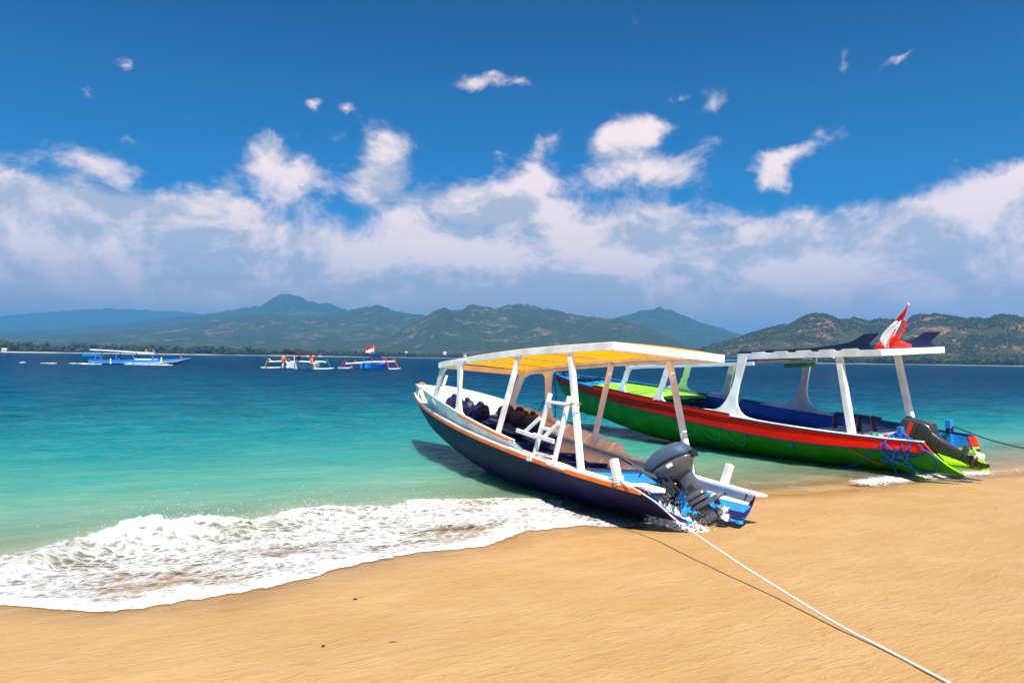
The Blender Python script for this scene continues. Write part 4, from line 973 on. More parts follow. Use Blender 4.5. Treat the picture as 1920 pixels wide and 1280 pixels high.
# ---- life jackets
def jacket(x, y, z, yaw, lab, sc=1.0):
    t = empty('life_jacket', M1w @ Vector((x, y, z)), (P1['rot'][0], P1['rot'][1], P1['rot'][2] + yaw), lab, 'life jacket', 'dark blue life jackets on the side bench')
    rings = []
    for i in range(25):
        u = i / 24; xx = (-.27 + .54 * u) * sc; en = max(.05, 1 - abs(2 * u - 1) ** 5) ** .5; lob = abs(math.sin(3 * math.pi * u + yaw * 3))
        k1 = (.80 + .20 * lob) * en
        rings.append([(xx + .012 * math.sin(4 * p + yaw * 30), .115 * k1 * math.cos(p) * (1 + .05 * math.sin(3 * p + 7 * u)), .175 * sc + .175 * sc * math.sin(p) * (k1 if math.sin(p) > 0 else min(1, en + .1))) for p in [2 * math.pi * j / 20 for j in range(20)]])
    jo = MB().loft(rings).build('foam_panel', M['jacket'], t, smooth='all'); sb_ = jo.modifiers.new('sub', 'SUBSURF'); sb_.levels = 1; sb_.render_levels = 1
    MB().tube([(-.09 * sc, .0, .335 * sc), (-.04, .01, .37 * sc), (.05, .01, .37 * sc), (.10 * sc, .0, .33 * sc)], .032, 8).build('collar', M['jacket'], t, smooth='all')
    MB().box((0, .108, .2 * sc), (.44 * sc, .012, .022)).build('strap', M['black'], t)
    return t
for k, (x, y, lab) in enumerate(((8.05, -.12, 'dark blue life jacket left of the front white frame leg'), (7.62, -.21, 'dark blue life jacket just right of the front white frame leg'), (7.18, -.31, 'dark blue life jacket at the right end of the farther trio on the bench'),
                               (6.35, -.45, 'dark blue life jacket just right of the middle roof post, farthest along the bench'), (5.88, -.50, 'middle one of the nearer trio of dark blue life jackets'), (5.42, -.52, 'dark blue life jacket nearest the stern in the row on the bench'))):
    jacket(x, y, zg1(x) - (.115 if x > 7 else .01), (.18, -.1, .12, -.05, .1, -.12)[k], lab, (1.0, .98, .95, .98, .95, .92)[k])

# ---- mooring rope of the front boat
A_ = M1w @ Vector((.66, .88, .47)); gp = [Vector((1.71, 8.06, .375)), Vector((1.94, 6.87, .295)), Vector((2.10, 6.02, .262))]
pts = [M1w @ Vector((.74, .90, .52)), A_, Vector((1.575, 8.72, .47)), *gp]
for (x, y) in ((2.22, 5.39), (2.32, 4.89), (2.37, 4.5), (2.42, 4.1), (2.5, 3.4), (2.62, 2.2), (2.8, .5), (3.0, -2)): pts.append(Vector((x, y, sand_at(x, y) + .012 + (.018 if y > 5 else 0))))
loops = [M1w @ Vector((.73 + .055 * math.cos(a_), .865 + .060 * math.sin(a_), .44 + .012 * a_ / 3)) for a_ in [k * .7 for k in range(26)]]
o = MB().tube(loops + spline(pts, 10), .0088, 8).build('mooring_rope', M['rope_white'], None, smooth='all'); tag(o, 'white mooring rope running from the front boat stern across the sand', 'rope')
o = MB().tube(spline([M1w @ Vector((.80, .86, .42)), M1w @ Vector((.66, .80, .43)), M1w @ Vector((.50, .84, .425)), M1w @ Vector((.38, .76, .42)), M1w @ Vector((.56, .74, .43)), M1w @ Vector((.72, .82, .44))], 6, True), .011, 6, True).build('rope_coil', M['rope_white'], None, smooth='all'); tag(o, 'small loose coil of pale rope at the foot of the front stern post', 'rope')
mb = MB(); P3 = []
lx_, ly_ = np.meshgrid(np.linspace(-.08, .84, 110), np.linspace(-.12, .43, 80)); f_ = (.80 - lx_) / .72
env = np.exp(-((ly_ - (.27 - .10 * f_)) / .15) ** 2) * np.exp(-((f_ - .45) / .55) ** 4) * np.clip((.44 - ly_) / .08, 0, 1)
nz = fbm(lx_ * 16, ly_ * 16, 5, 201, .62); nz2 = fbm(lx_ * 48, ly_ * 48, 4, 207, .6)
hz_ = env * (.02 + .42 * np.clip(nz - .30, 0, 1) ** 1.2 * np.exp(-((f_ - .30) / .38) ** 2) + .10 * nz + .07 * nz2)
P_ = np.array([M1w @ Vector((a, b_, 0)) for a, b_ in zip(lx_.ravel(), ly_.ravel())]).reshape(80, 110, 3)
o = grid_mesh('froth', P_[..., 0], P_[..., 1], .035 + hz_, M['splash'], keep=(env > .10) & (nz2 > .36)); tag(o, 'frothy white water slapping up inside the stern under the motor', 'splash', kind='stuff')
for _ in range(420):
    f = rng.random() ** .8
    lx = .78 - .72 * f + rng.normal(0, .07); ly = min(.40, .28 - .14 * f + rng.normal(0, .09)); top = (.30 * math.exp(-((f - .25) / .32) ** 2) + .05)
    p = M1w @ Vector((lx, ly, .0)); hz1 = .06 + top * rng.random()
    mb.ell((p.x, p.y, hz1), (rng.uniform(.0015, .0045), rng.uniform(.0015, .0045), rng.uniform(.003, .011)), 6, 5, (rng.uniform(-.8, .8), rng.uniform(-.8, .8), 0))
for _ in range(300):
    f = rng.random(); p = M1w @ Vector((.78 - .80 * f + rng.normal(0, .08), .28 + rng.normal(0, .14), 0)); P3.append((p.x, p.y, .05 + abs(rng.normal(0, .20))))
o = mb.build('splash', M['splash'], None, smooth='all'); tag(o, 'flecks of white water thrown up under the tilted grey motor', 'splash', kind='stuff')
drops('stern_spray', np.array(P3), rng.uniform(.0012, .004, 300), M['drops'], 'fine drops flying off the splash under the grey motor')
# ------------------------------------------------------------------ second boat (green, red and blue)
def w2(x):
    if x > 3.5: return 1.153 * (1 - min(1, max(0, (x - 3.5) / 9.42)) ** 3.742)
    return 1.153 - .043 * (3.5 - x) ** 2
def zg2(x): return .6023 + .0579 * x + .006 * x * x - .0002 * x ** 3
ZK2 = [(0, -.03), (3, -.02), (5, .04), (7, .12), (8.2, .24), (9.2, .42), (10.2, .62), (11.2, .72), (11.8, .82), (12.3, 1.19), (12.7, 1.54), (12.92, 1.90)]
def zk2(x): return lerp(x, ZK2)
FULL2 = .80; S02 = .42
P2 = dict(loc=(7.9, 13.643, .08), rot=(-.04518, R(2), 2.0921))
b2 = empty('passenger_boat', P2['loc'], P2['rot'], 'long green and red passenger boat with blue inside and navy fins on its roof', 'boat')
M2w = Matrix.Translation(P2['loc']) @ Euler(P2['rot']).to_matrix().to_4x4()
xe2 = lambda q: -.03 + .45 * q
mb = MB()
for side in (1, -1):
    shell(mb, hull_side(w2, zg2, zk2, 12.92, xe2, side, S02, 72, 12, FULL2), .035)
mb.build('hull', M['green'], b2, smooth=True)
bottom(w2, zg2, zk2, 12.92, .95, S02 + .02, FULL2).build('hull_bottom', M['green'], b2, smooth=True)
def hred(x): return float(np.interp(x, [0, 1, 2.5, 4, 6, 9, 12, 13], [.165, .18, .26, .29, .27, .23, .17, .12]))
def s_at(x, dz, w=w2, zg=zg2, zk=zk2):
    lo, hi = 0., 1.
    for _ in range(18):
        m_ = (lo + hi) / 2
        if sect(x, m_, w, zg, zk, FULL2)[1] < zg(x) - dz: lo = m_
        else: hi = m_
    return lo
xs2 = [.42 + 12.42 * (i / 70) for i in range(71)]
for side in (1, -1):
    rg = []
    for x in xs2:
        y1_, z1_ = sect(x, s_at(x, hred(x)), w2, zg2, zk2, FULL2); yt_ = w2(x) + .016; yb_ = max(y1_ + .006, yt_ - .012)
        rg.append([(x, side * yt_, zg2(x)), (x, side * yb_, z1_), (x, side * (y1_ - .01), z1_), (x, side * max(0, w2(x) - .012), zg2(x))])
    mb = MB(); mb.loft(rg); mb.build('strake', M['red'], b2, smooth=True)
    for nm, dz, mt, wd, hh_ in (('strake_moulding', None, 'fin', .022, .020), ('gunwale_moulding', .0, 'fin', .024, .026)):
        rg = []
        for x in xs2:
            d_ = hred(x) if dz is None else dz
            y, z = sect(x, s_at(x, d_), w2, zg2, zk2, FULL2)
            rg.append([(x, side * (y + .004), z - hh_ / 2), (x, side * (w2(x) + .018 + wd * .5), z - hh_ / 2), (x, side * (w2(x) + .018 + wd * .5), z + hh_ / 2), (x, side * (y + .004), z + hh_ / 2)])
        MB().loft(rg).build(nm, M[mt], b2, smooth=True)
    rg = [[(x, side * (w2(x) + .018), zg2(x) + .014), (x, side * max(0, w2(x) - .06), zg2(x) + .014), (x, side * max(0, w2(x) - .06), zg2(x) + .03), (x, side * (w2(x) + .018), zg2(x) + .03)] for x in xs2]
    MB().loft(rg[:52]).build('gunwale_cap', M['white' if side > 0 else 'b2sky'], b2, smooth=True)
    MB().loft(rg[51:]).build('bow_cap', M['b2sky'], b2, smooth=True)
    # ends of the side planks: red above, lime below
    rr = []
    for j in range(13):
        q = j / 12; s = S02 + (1 - S02) * q; x = xe2(q); y, z = sect(x, s, w2, zg2, zk2, FULL2)
        rr.append([(x - .014, side * (y + .004), z), (x - .014, side * (y - .042), z), (x + .07, side * (y - .050), z), (x + .07, side * (y - .037), z)])
    MB().loft(rr[:10]).build('stern_plank_edge', M['lime'], b2, smooth=True)
    MB().loft([[(v[0] - .012, v[1] + side * .018, v[2]) if k_ == 0 else v for k_, v in enumerate(r)] for r in rr[9:]]).build('strake_end', M['redpaint'], b2, smooth=True)
    # inside of the stern planks
    for nm, sa, sb, x0, mt in (('inner_plank', S02 + .02, .80, .12, 'lime'), ('inner_upper_plank', .80, .985, .36, 'b2sky')):
        rows = []
        for i in range(12):
            x = x0 + (1.35 - x0) * i / 11 + (0 if nm != 'inner_plank' else 0); row = []
            for j in range(7):
                q = j / 6; s = sa + (sb - sa) * q; xx = max(x, xe2((s - S02) / (1 - S02)) + .06); y, z = sect(xx, s, w2, zg2, zk2, FULL2); row.append(Vector((xx + .0005 * i, side * (y - .042), z)))
            rows.append(row)
        mb = MB(); shell(mb, rows, .012); mb.build(nm, M[mt], b2, smooth=True)
    rows = []
    for i in range(2):
        x = (.02, 1.0)[i]; y, z = sect(x, S02 + .02, w2, zg2, zk2, FULL2)
        wi = (.05, .30)[i]; z0 = z + (.0, .03)[i]
        rows.append([(x, side * (y - .03), z0 + (.03, .13)[i]), (x, side * (y - wi), z0 + (.03, .11)[i]), (x, side * (y - wi), z0 + (.015, .085)[i]), (x, side * (y - .03), z0 + (.01, .10)[i])])
    MB().loft(rows).build('stern_ledge', M['lime'], b2)
    rows = []
    for i in range(2):
        x = (.05, 1.0)[i]; y, z = sect(x, S02 + .02, w2, zg2, zk2, FULL2); wi = (.05, .28)[i]
        rows.append([(x, side * (y - .02), z + .012), (x, side * (y - wi), z + .006), (x, side * (y - wi), z - .014), (x, side * (y - .02), z - .014)])
    MB().loft(rows).build('stern_ledge', M['lime'], b2)
    for nm, sa, sb, mt in (('side_lining', .5, .985, 'b2blue'),):
        rows = [[Vector((x, side * (sect(x, sa + (sb - sa) * j / 5, w2, zg2, zk2, FULL2)[0] - .045), sect(x, sa + (sb - sa) * j / 5, w2, zg2, zk2, FULL2)[1])) for j in range(6)] for x in [1.3 + 6.3 * i / 30 for i in range(31)]]
        mb = MB(); shell(mb, rows, .012); mb.build(nm, M[mt], b2, smooth=True)
    rows = [[Vector((x, side * max(.0, sect(x, .55 + .43 * j / 5, w2, zg2, zk2, FULL2)[0] - .045), sect(x, .55 + .43 * j / 5, w2, zg2, zk2, FULL2)[1])) for j in range(6)] for x in [7.6 + 4.9 * i / 26 for i in range(27)]]
    mb = MB(); shell(mb, rows, .012); mb.build('bow_lining', M['cyan'], b2, smooth=True)
def zf2(x): return max(.22, .05 * x + .12)
for k in range(8):
    y0 = -.84 + k * .21
    xs_ = [x for x in [1.3 + 5.9 * i / 12 for i in range(13)] if max(abs(y0), abs(y0 + .21)) < y_in(x, zf2(x) - .02, w2, zg2, zk2, FULL2, .05) + .02]
    if len(xs_) < 2: continue
    MB().loft([[(x, y0 + .005, zf2(x)), (x, y0 + .205, zf2(x)), (x, y0 + .205, zf2(x) - .02), (x, y0 + .005, zf2(x) - .02)] for x in xs_]).build('floor_board', M['deepblue'], b2)
for k in range(5):
    xa = 1.28 + k * .34
    MB().box((xa + .165, 0, zg2(xa) - .09), (.325, 2 * (w2(xa) - .07), .022), (0, R(-2), 0)).build('aft_deck_board', M['grey_deck'], b2, bevel=.003)
MB().box((2.98, 0, zg2(2.9) - .26), (.03, 2 * (w2(2.9) - .12), .34)).build('aft_bulkhead', M['b2blue'], b2)
prof_box(1.16, 1.24, w2, zg2, zk2, FULL2, .04, .50).build('transom', M['lime'], b2, bevel=.004)
for side in (1, -1):
    rg = [[(x, side * (w2(x) - .07), zg2(x) - .30), (x, side * (w2(x) - .42), zg2(x) - .30), (x, side * (w2(x) - .42), zg2(x) - .27), (x, side * (w2(x) - .07), zg2(x) - .27)] for x in [3.1 + 4 * i / 12 for i in range(13)]]
    MB().loft(rg).build('side_bench', M['deepblue'], b2)
# lime hatch over the fore part with its dark front
xs = [7.32 + 2.9 * i / 10 for i in range(11)]
MB().loft([[(x, -min(.92, w2(x) - .07), zg2(x) - .03), (x, 0, zg2(x) + .03), (x, min(.92, w2(x) - .07), zg2(x) - .03), (x, min(.92, w2(x) - .07), zg2(x) - .07), (x, 0, zg2(x) - .02), (x, -min(.92, w2(x) - .07), zg2(x) - .07)] for x in xs]).build('hatch', M['lime'], b2, smooth=True, angle=20)
MB().box((7.40, 0, zg2(7.4) - .36), (.03, 1.80, .60)).build('hatch_bulkhead', M['green'], b2)
MB().box((7.38, -.05, zg2(7.4) - .24), (.012, .52, .12)).build('hatch_panel', M['white'], b2, bevel=.004)
for x in (8.75, 9.1, 9.45):
    MB().ell((x, w2(x) - .005, zg2(x) + .045), (.10, .03, .028), 10, 6).build('hatch_toggle', M['lime'], b2, smooth='all')
MB().loft([[(x, -max(.01, w2(x) - .06), zg2(x) - .09), (x, max(.01, w2(x) - .06), zg2(x) - .09), (x, max(.01, w2(x) - .06), zg2(x) - .12), (x, -max(.01, w2(x) - .06), zg2(x) - .12)] for x in [10.2 + 2.6 * i / 10 for i in range(11)]]).build('bow_deck', M['cyan'], b2, smooth=True)
# step in the red strake near the bow and amidships
for (xa, xb, dz) in ((6.95, 9.72, .055), (4.45, 6.95, .03)):
    rg = []
    for i in range(21):
        x = xa + (xb - xa) * i / 20; e = min(1, (xb - x) / .18 + .02)
        rg.append([(x, w2(x) + .032, zg2(x) - .02), (x, w2(x) + .012, zg2(x) - .02), (x, w2(x) + .012, zg2(x) + .03 + dz * e), (x, w2(x) + .032, zg2(x) + .03 + dz * e)])
    MB().loft(rg).build('raised_strake', M['red'], b2)
    MB().loft([[(r[3][0], r[3][1] + .004, r[3][2]), (r[2][0], r[2][1] - .004, r[2][2]), (r[2][0], r[2][1] - .004, r[2][2] + .014), (r[3][0], r[3][1] + .004, r[3][2] + .014)] for r in rg]).build('raised_moulding', M['fin'], b2)
# posts with their scrolled feet
polyB = [(6.54, 2.08), (6.36, 2.08), (6.45, 1.86), (6.56, 1.64), (6.64, 1.47), (6.665, 1.36), (6.62, 1.28), (6.50, 1.225), (6.38, 1.20), (6.30, 1.165), (6.26, 1.11), (6.25, 1.05), (7.45, 1.20), (7.43, 1.27), (7.36, 1.32), (7.24, 1.345), (7.08, 1.335), (6.96, 1.36), (6.87, 1.43), (6.81, 1.53), (6.74, 1.66), (6.64, 1.88)]
polyC = [(4.28, 2.22), (4.04, 2.22), (4.14, 1.90), (4.24, 1.62), (4.30, 1.36), (4.29, 1.20), (4.22, 1.09), (4.13, 1.015), (4.00, .965), (3.86, .94), (3.72, .915), (3.64, .88), (3.59, .82), (3.58, .78), (5.78, .97), (5.76, 1.04), (5.68, 1.085), (5.5, 1.115), (5.25, 1.11), (5.05, 1.10), (4.88, 1.12), (4.76, 1.17), (4.64, 1.27), (4.54, 1.40), (4.44, 1.57), (4.36, 1.80)]
for side in (1, -1):
    for poly, dx, dz, yy in ((polyB, 0, 0, 1.085), (polyC, 0, 0, 1.05), ([(x + (1.50 if z < 1.9 else 1.45), z + (.165 if z < 1.6 else (.10 if z < 1.9 else 0))) for x, z in polyB], 0, 0, 1.055)):
        fn = lambda x, y, z, s_=side, y0=yy: (x, s_ * (min(w2(x) - .025, y0 + .06) - .085 * max(0, (z - zg2(x))) + (y - .5) * .045), z)
        MB().prism(poly, 0, 1, fn).build('roof_support', M['white'], b2, bevel=.004)
    MB().bar((1.68, side * .90, .66), (1.90, side * .86, 2.14), .10, .125, (1, 0, 0), .09, .115).build('roof_post', M['white'], b2, bevel=.006)
# upper (aft) roof
zr2 = lambda x: 2.24 + .008 * x
for side in (1, -1):
    MB().loft([[(x, side * .93, zr2(x) - .115), (x, side * .895, zr2(x) - .115), (x, side * .895, zr2(x)), (x, side * .93, zr2(x))] for x in (.97, 2.6, 4.38)]).build('roof_fascia', M['white'], b2, bevel=.004)
for x in (.985, 4.365): MB().box((x, 0, zr2(x) - .057), (.032, 1.785, .115)).build('roof_fascia', M['white'], b2, bevel=.004)
for k in range(4):
    xa = .99 + k * .845
    MB().box((xa + .42, 0, zr2(xa + .42) - .012), (.838, 1.78, .014)).build('roof_panel', M['white'], b2)
for k in range(6): MB().box((1.25 + k * .58, 0, zr2(2) - .055), (.045, 1.77, .05)).build('roof_rafter', M['white'], b2)
fin = [(4.37, 0), (4.37, .035), (3.95, .045), (3.3, .05), (2.64, .055), (2.3, .07), (1.99, .095), (1.80, .115), (1.64, .14), (1.55, .165), (1.47, .195), (1.40, .235), (1.31, .275), (1.16, .275), (1.0, .275), (1.10, .19), (1.17, .13), (1.22, .09), (1.20, .045), (1.12, .005), (1.04, -.03), (1.2, -.03)]
for side in (1, -1):
    MB().prism([(x, z + zr2(x) + .012) for x, z in fin], side * .88, side * .915).build('roof_fin', M['fin'], b2, bevel=.003)
    for xc in (1.62, 2.12, 2.66, 3.22, 3.80):
        MB().prism([(xc - .21, zr2(xc) - .002), (xc + .21, zr2(xc) - .002), (xc + .15, zr2(xc) + .034), (xc - .15, zr2(xc) + .034)], side * .918, side * .930).build('fin_scallop', M['white'], b2)
# lower (forward) roof
for side in (1, -1):
    MB().loft([[(x, side * .98, 2.03 + .015 * (x - 4) * .0), (x, side * .945, 2.03), (x, side * .945, 2.10), (x, side * .98, 2.10)] for x in (3.9, 6, 8.15)]).build('lower_roof_fascia', M['white'], b2, bevel=.003)
    MB().loft([[(x, side * .93, 2.11), (x, side * .86, 2.11), (x, side * .86, 2.125), (x, side * .93, 2.125)] for x in (3.9, 6, 8.15)]).build('roof_edge_strip', M['maroon'], b2)
MB().loft([[(x, -.97, 2.128), (x, .97, 2.128), (x, .97, 2.14), (x, 0, 2.16), (x, -.97, 2.14)] for x in (3.95, 5.5, 7.0)]).build('lower_roof_panel', M['b2sky'], b2)
MB().box((8.16, 0, 2.06), (.03, 1.9, .08)).build('lower_roof_fascia', M['white'], b2)
for x in (4.6, 5.4, 6.2, 7.0, 7.8): MB().box((x, 0, 2.085), (.045, 1.86, .05)).build('roof_rafter', M['white'], b2)
# stern posts (cleats)
MB().bar((.82, .70, .48), (.84, .72, .885), .095, .095, (1, 0, 0)).build('stern_post', M['b2sky'], b2, bevel=.008)
MB().bar((.84, -.72, .44), (.84, -.72, .90), .095, .095, (1, 0, 0)).build('stern_post', M['b2sky'], b2, bevel=.008)
# fender cords looped along the side
for (xa, za, xm, zm, xb, zb) in ((6.29, .82, 5.86, .50, 5.59, .73), (5.49, .72, 5.18, .40, 4.87, .66), (4.74, .645, 4.45, .33, 4.16, .605)):
    pts = []
    for k in range(13):
        q = k / 12; x = xa + (xb - xa) * q; z0 = za + (zb - za) * q; z = z0 - (z0 - zm) * (1 - abs(2 * q - 1) ** 2.4)
        dz = zg2(x) - z; y = sect(x, s_at(x, dz), w2, zg2, zk2, FULL2)[0] + .03; pts.append((x, y, z))
    MB().tube(pts, .0085, 6).build('side_cord', M['rope_teal'], b2, smooth='all')

# outboard of the second boat
o2 = M2w @ Vector((.75, 0, .62))
mo2 = empty('outboard_motor', o2, (0, R(66.5), R(120)), 'black and charcoal outboard motor with a red stripe, tilted up on the green boat', 'outboard motor')
MB().loft([sring(-.17, .14, .13, -.02, 20, 5), sring(-.24, .17, .155, .06, 20, 6), sring(-.245, .185, .165, .19, 20, 6), sring(-.245, .195, .165, .20, 20, 6)]).build('lower_cowl', M['motor_dark'], mo2, smooth=True, angle=40, bevel=.006)
MB().loft([sring(-.235, .205, .16, .215, 20, 6), sring(-.20, .21, .165, .36, 20, 6), sring(-.165, .21, .160, .50, 20, 6), sring(-.13, .18, .145, .555, 20, 5), sring(-.09, .14, .11, .57, 20, 4)]).build('cowl', M['motor_dark'], mo2, smooth=True, angle=40, bevel=.006)
MB().box((.02, .1655, .34), (.34, .006, .085), (R(1), 0, 0)).build('cowl_stripe', M['redpaint'], mo2)
MB().box((-.150, 0, .515), (.03, .16, .075), (0, R(-24), 0)).build('air_intake', M['black'], mo2, bevel=.006)
MB().box((-.250, .0, .12), (.03, .20, .11)).box((-.262, .0, .145), (.02, .16, .014)).box((-.262, .0, .10), (.02, .16, .014)).build('rear_vent', M['motor'], mo2, bevel=.004)
MB().box((-.246, .02, .185), (.02, .10, .03)).build('cowl_latch', M['steel'], mo2, bevel=.004)
MB().loft([sring(-.15, .17, .10, .0, 16, 4), sring(-.11, .17, .075, -.15, 16, 4), sring(-.085, .15, .06, -.32, 16, 4), sring(-.08, .11, .05, -.50, 16, 3), sring(-.09, .10, .045, -.60, 16, 3)]).build('mid_section', M['motor_dark'], mo2, smooth=True, angle=45)
for k in range(6): MB().loft([sring(.09 - .005 * k, .165 - .012 * k + .012 * math.sin(k * 2.1), .05 - .002 * k, -.20 - .07 * k, 12, 2), sring(.09 - .005 * k, .150 - .012 * k, .045, -.245 - .07 * k, 12, 2)]).build('bellows_rib', M['black'], mo2, smooth=True)
MB().box((-.095, 0, -.26), (.02, .03, .50), (0, R(-3), 0)).build('rear_trim', M['motor'], mo2, bevel=.006)
MB().loft([sring(-.10, .10, .045, -.59, 16, 2.4), sring(-.09, .095, .040, -.68, 16, 2.2), sring(-.10, .09, .05, -.77, 16, 2.2)]).build('gear_leg', M['motor_dark'], mo2, smooth='all')
mb = MB(); mb.loft([[(.08, -.04, -.615), (.08, .04, -.615), (.08, .04, -.604), (.08, -.04, -.604)], [(-.10, -.09, -.618), (-.10, .09, -.618), (-.10, .09, -.605), (-.10, -.09, -.605)], [(-.25, -.075, -.625), (-.25, .075, -.625), (-.25, .075, -.612), (-.25, -.075, -.612)]]); mb.build('cavitation_plate', M['motor'], mo2, bevel=.004)
MB().prism([(-.08, -.60), (-.21, -.56), (-.22, -.60), (-.17, -.68), (-.08, -.70)], -.008, .008).build('trim_tab', M['motor'], mo2, bevel=.003)
MB().loft([[(.12 - dx, r_ * math.cos(t) * .055, -.82 + r_ * math.sin(t) * .055) for t in [2 * math.pi * k / 14 for k in range(14)]] for dx, r_ in ((0, .05), (.03, .5), (.08, .85), (.16, 1), (.22, .9))]).build('gear_case', M['motor_dark'], mo2, smooth='all')
MB().prism([(.09, -.84), (-.06, -.85), (-.07, -.97), (-.11, -1.08), (-.05, -1.10), (.03, -.98), (.05, -.90)], -.008, .008).build('skeg', M['motor_dark'], mo2, bevel=.004)
propeller(mo2, -.10, -.82, .04, .145, M['prop_white'], M['prop_white'], 3, .55)
MB().loft([[(-.225 - dx, .034 * math.cos(t), -.82 + .034 * math.sin(t)) for t in [2 * math.pi * k / 12 for k in range(12)]] for dx in (0, .02)]).build('hub_cap', M['black'], mo2, smooth=True)
mb = MB()
for l in (-.11, .11): mb.prism([(.14, .04), (.26, .02), (.40, -.22), (.34, -.34), (.26, -.30), (.22, -.14), (.14, -.10)], l - .014, l + .014)
mb.tube([(.20, -.14, .0), (.20, .14, .0)], .02, 8).box((.24, 0, -.10), (.08, .18, .16)).build('clamp_bracket', M['black'], mo2, bevel=.004)

# flag and its red stand on the roof
zR = zr2(1.5) + .014
fl = empty('flag', M2w @ Vector((1.60, -.10, zR)), P2['rot'], 'red and white flag drooping from a leaning pole on the green boat roof', 'flag')
F_ = lambda x, y, z: (x - 1.60, y + .10, z - zR)
MB().tube([F_(1.60, -.10, zR), F_(1.105, -.10, 3.05)], .012, 7).build('flag_pole', M['redpaint'], fl, smooth=True)
MB().ell(F_(1.098, -.10, 3.055), (.022, .022, .022), 8, 6).build('finial', M['white'], fl, smooth='all')
def cloth(poly_l, poly_r, mat, name, amp):
    rows = []
    n = len(poly_l)
    for i in range(n):
        a, b_ = poly_l[i], poly_r[i]; row = []
        for j in range(9):
            q = j / 8; x = a[0] + (b_[0] - a[0]) * q; z = a[1] + (b_[1] - a[1]) * q
            row.append(F_(x, -.10 + amp * math.sin(q * 9 + i * .9) * (.3 + .7 * abs(q - .1)), z))
        rows.append([Vector(v) for v in row])
    mb = MB(); n_, m_ = len(rows), 9
    vs = [v for r in rows for v in r]; fs = [(i * m_ + j, i * m_ + j + 1, (i + 1) * m_ + j + 1, (i + 1) * m_ + j) for i in range(n_ - 1) for j in range(m_ - 1)]
    mb.add(vs, fs); o = mb.build(name, mat, fl, smooth='all', solid=.004); return o
cloth([(1.115, 3.035), (1.20, 2.93), (1.30, 2.84), (1.375, 2.765)], [(1.11, 3.03), (1.14, 2.95), (1.19, 2.86), (1.245, 2.755)], M['red_flag'], 'flag_cloth', .03)
cloth([(1.375, 2.765), (1.52, 2.66), (1.66, 2.53), (1.72, 2.44), (1.70, 2.36), (1.62, 2.28)], [(1.245, 2.755), (1.31, 2.66), (1.40, 2.55), (1.46, 2.47), (1.54, 2.42), (1.54, 2.27)], M['white_flag'], 'flag_cloth', .035)
cloth([(1.70, 2.40), (1.80, 2.34), (1.85, 2.27)], [(1.66, 2.32), (1.70, 2.26), (1.72, 2.255)], M['red_flag'], 'flag_cloth', .02)
st = empty('roof_stand', M2w @ Vector((1.5, -.32, zR)), P2['rot'], 'bright red painted stand beside the flag on the white boat roof', 'stand')
MB().loft([[(.25, -.16, 0), (.25, .10, 0), (.25, .10, .10), (.25, -.16, .10)], [(.02, -.16, 0), (.02, .10, 0), (.02, .10, .13), (.02, -.16, .13)], [(-.20, -.12, 0), (-.20, .06, 0), (-.20, .06, .05), (-.20, -.12, .05)]]).build('stand_base', M['redpaint'], st, bevel=.01)
MB().bar((.05, 0, .08), (-.19, 0, .50), .04, .05, (1, 0, 0)).bar((.12, .03, .08), (.02, .03, .24), .04, .07, (1, 0, 0)).build('stand_arm', M['redpaint'], st, bevel=.006)
MB().bar((-.06, 0, .30), (-.14, 0, .31), .03, .03).build('stand_peg', M['redpaint'], st)
o = MB().loft([[(x - 1.0, -.30 + dy, z) for dy, z in ((-.14, 0), (.14, 0), (.14, h_), (-.14, h_))] for x, h_ in ((4.86, .07), (4.80, .09), (4.30, .09), (4.24, .07))]).build('green_bundle', M['grn2'], None, bevel=.01)
o.matrix_world = M2w @ Matrix.Translation((.25, 0, 1.945)); tag(o, 'green wrapped bundle slung under the roofs of the green boat', 'bundle')
o = MB().tube(spline([(5.72 + .05 * math.cos(k * 1.9), .02 + .04 * math.sin(k * 2.3), 2.06 - .10 * (1 - abs(math.cos(k * .95)))) for k in range(14)], 4), .007, 5).build('cord', M['rope_black'], None, smooth='all'); o.matrix_world = M2w; tag(o, 'tangle of black cord hanging under the forward roof of the green boat', 'cord')

# seat back frame, bundle of cloth, clutter on the aft deck
sf = empty('bench_back', M2w @ Vector((2.3, -.1, zf2(2.3))), P2['rot'], 'navy wooden bench back with red edges standing on the aft deck of the green boat', 'bench')
B_ = lambda x, z, y=0: (x - 2.3, y, z - zf2(2.3))
MB().bar(B_(2.80, 1.0), B_(1.78, .925), .035, .075).build('top_rail', M['fin'], sf, bevel=.006)
for x in (2.84, 2.28, 1.90):
    MB().bar(B_(x, .60), B_(x - (.05 if x > 2 else -.07), .98), .035, .06, (1, 0, 0)).build('upright', M['fin'], sf, bevel=.006)
    MB().bar(B_(x + .042, .60, .012), B_(x + .042 - (.05 if x > 2 else -.07), .985, .012), .03, .022, (1, 0, 0)).build('red_edging', M['redpaint'], sf)
MB().bar(B_(2.84, .64), B_(2.62, .63), .035, .06).bar(B_(2.28, .62), B_(2.1, .61), .035, .06).build('foot', M['fin'], sf, bevel=.006)
bm_ = MB(); 
for k, (x, y, z, r_) in enumerate(((7.05, -.35, .98, .20), (6.85, -.2, .96, .18), (7.2, -.1, .97, .19), (6.98, -.28, 1.10, .15), (6.75, -.45, .94, .16))):
    n_, m_ = 16, 10; rings = []
    for i in range(1, m_):
        t = math.pi * i / m_; rings.append([Vector((x, y, z)) + Vector((math.sin(t) * math.cos(p), math.sin(t) * math.sin(p), math.cos(t) * .8)) * r_ * (1 + .16 * math.sin(5 * p + k) * math.sin(3 * t + k) + .1 * math.sin(9 * p + 4 * t)) for p in [2 * math.pi * j / n_ for j in range(n_)]])
    bm_.loft(rings)
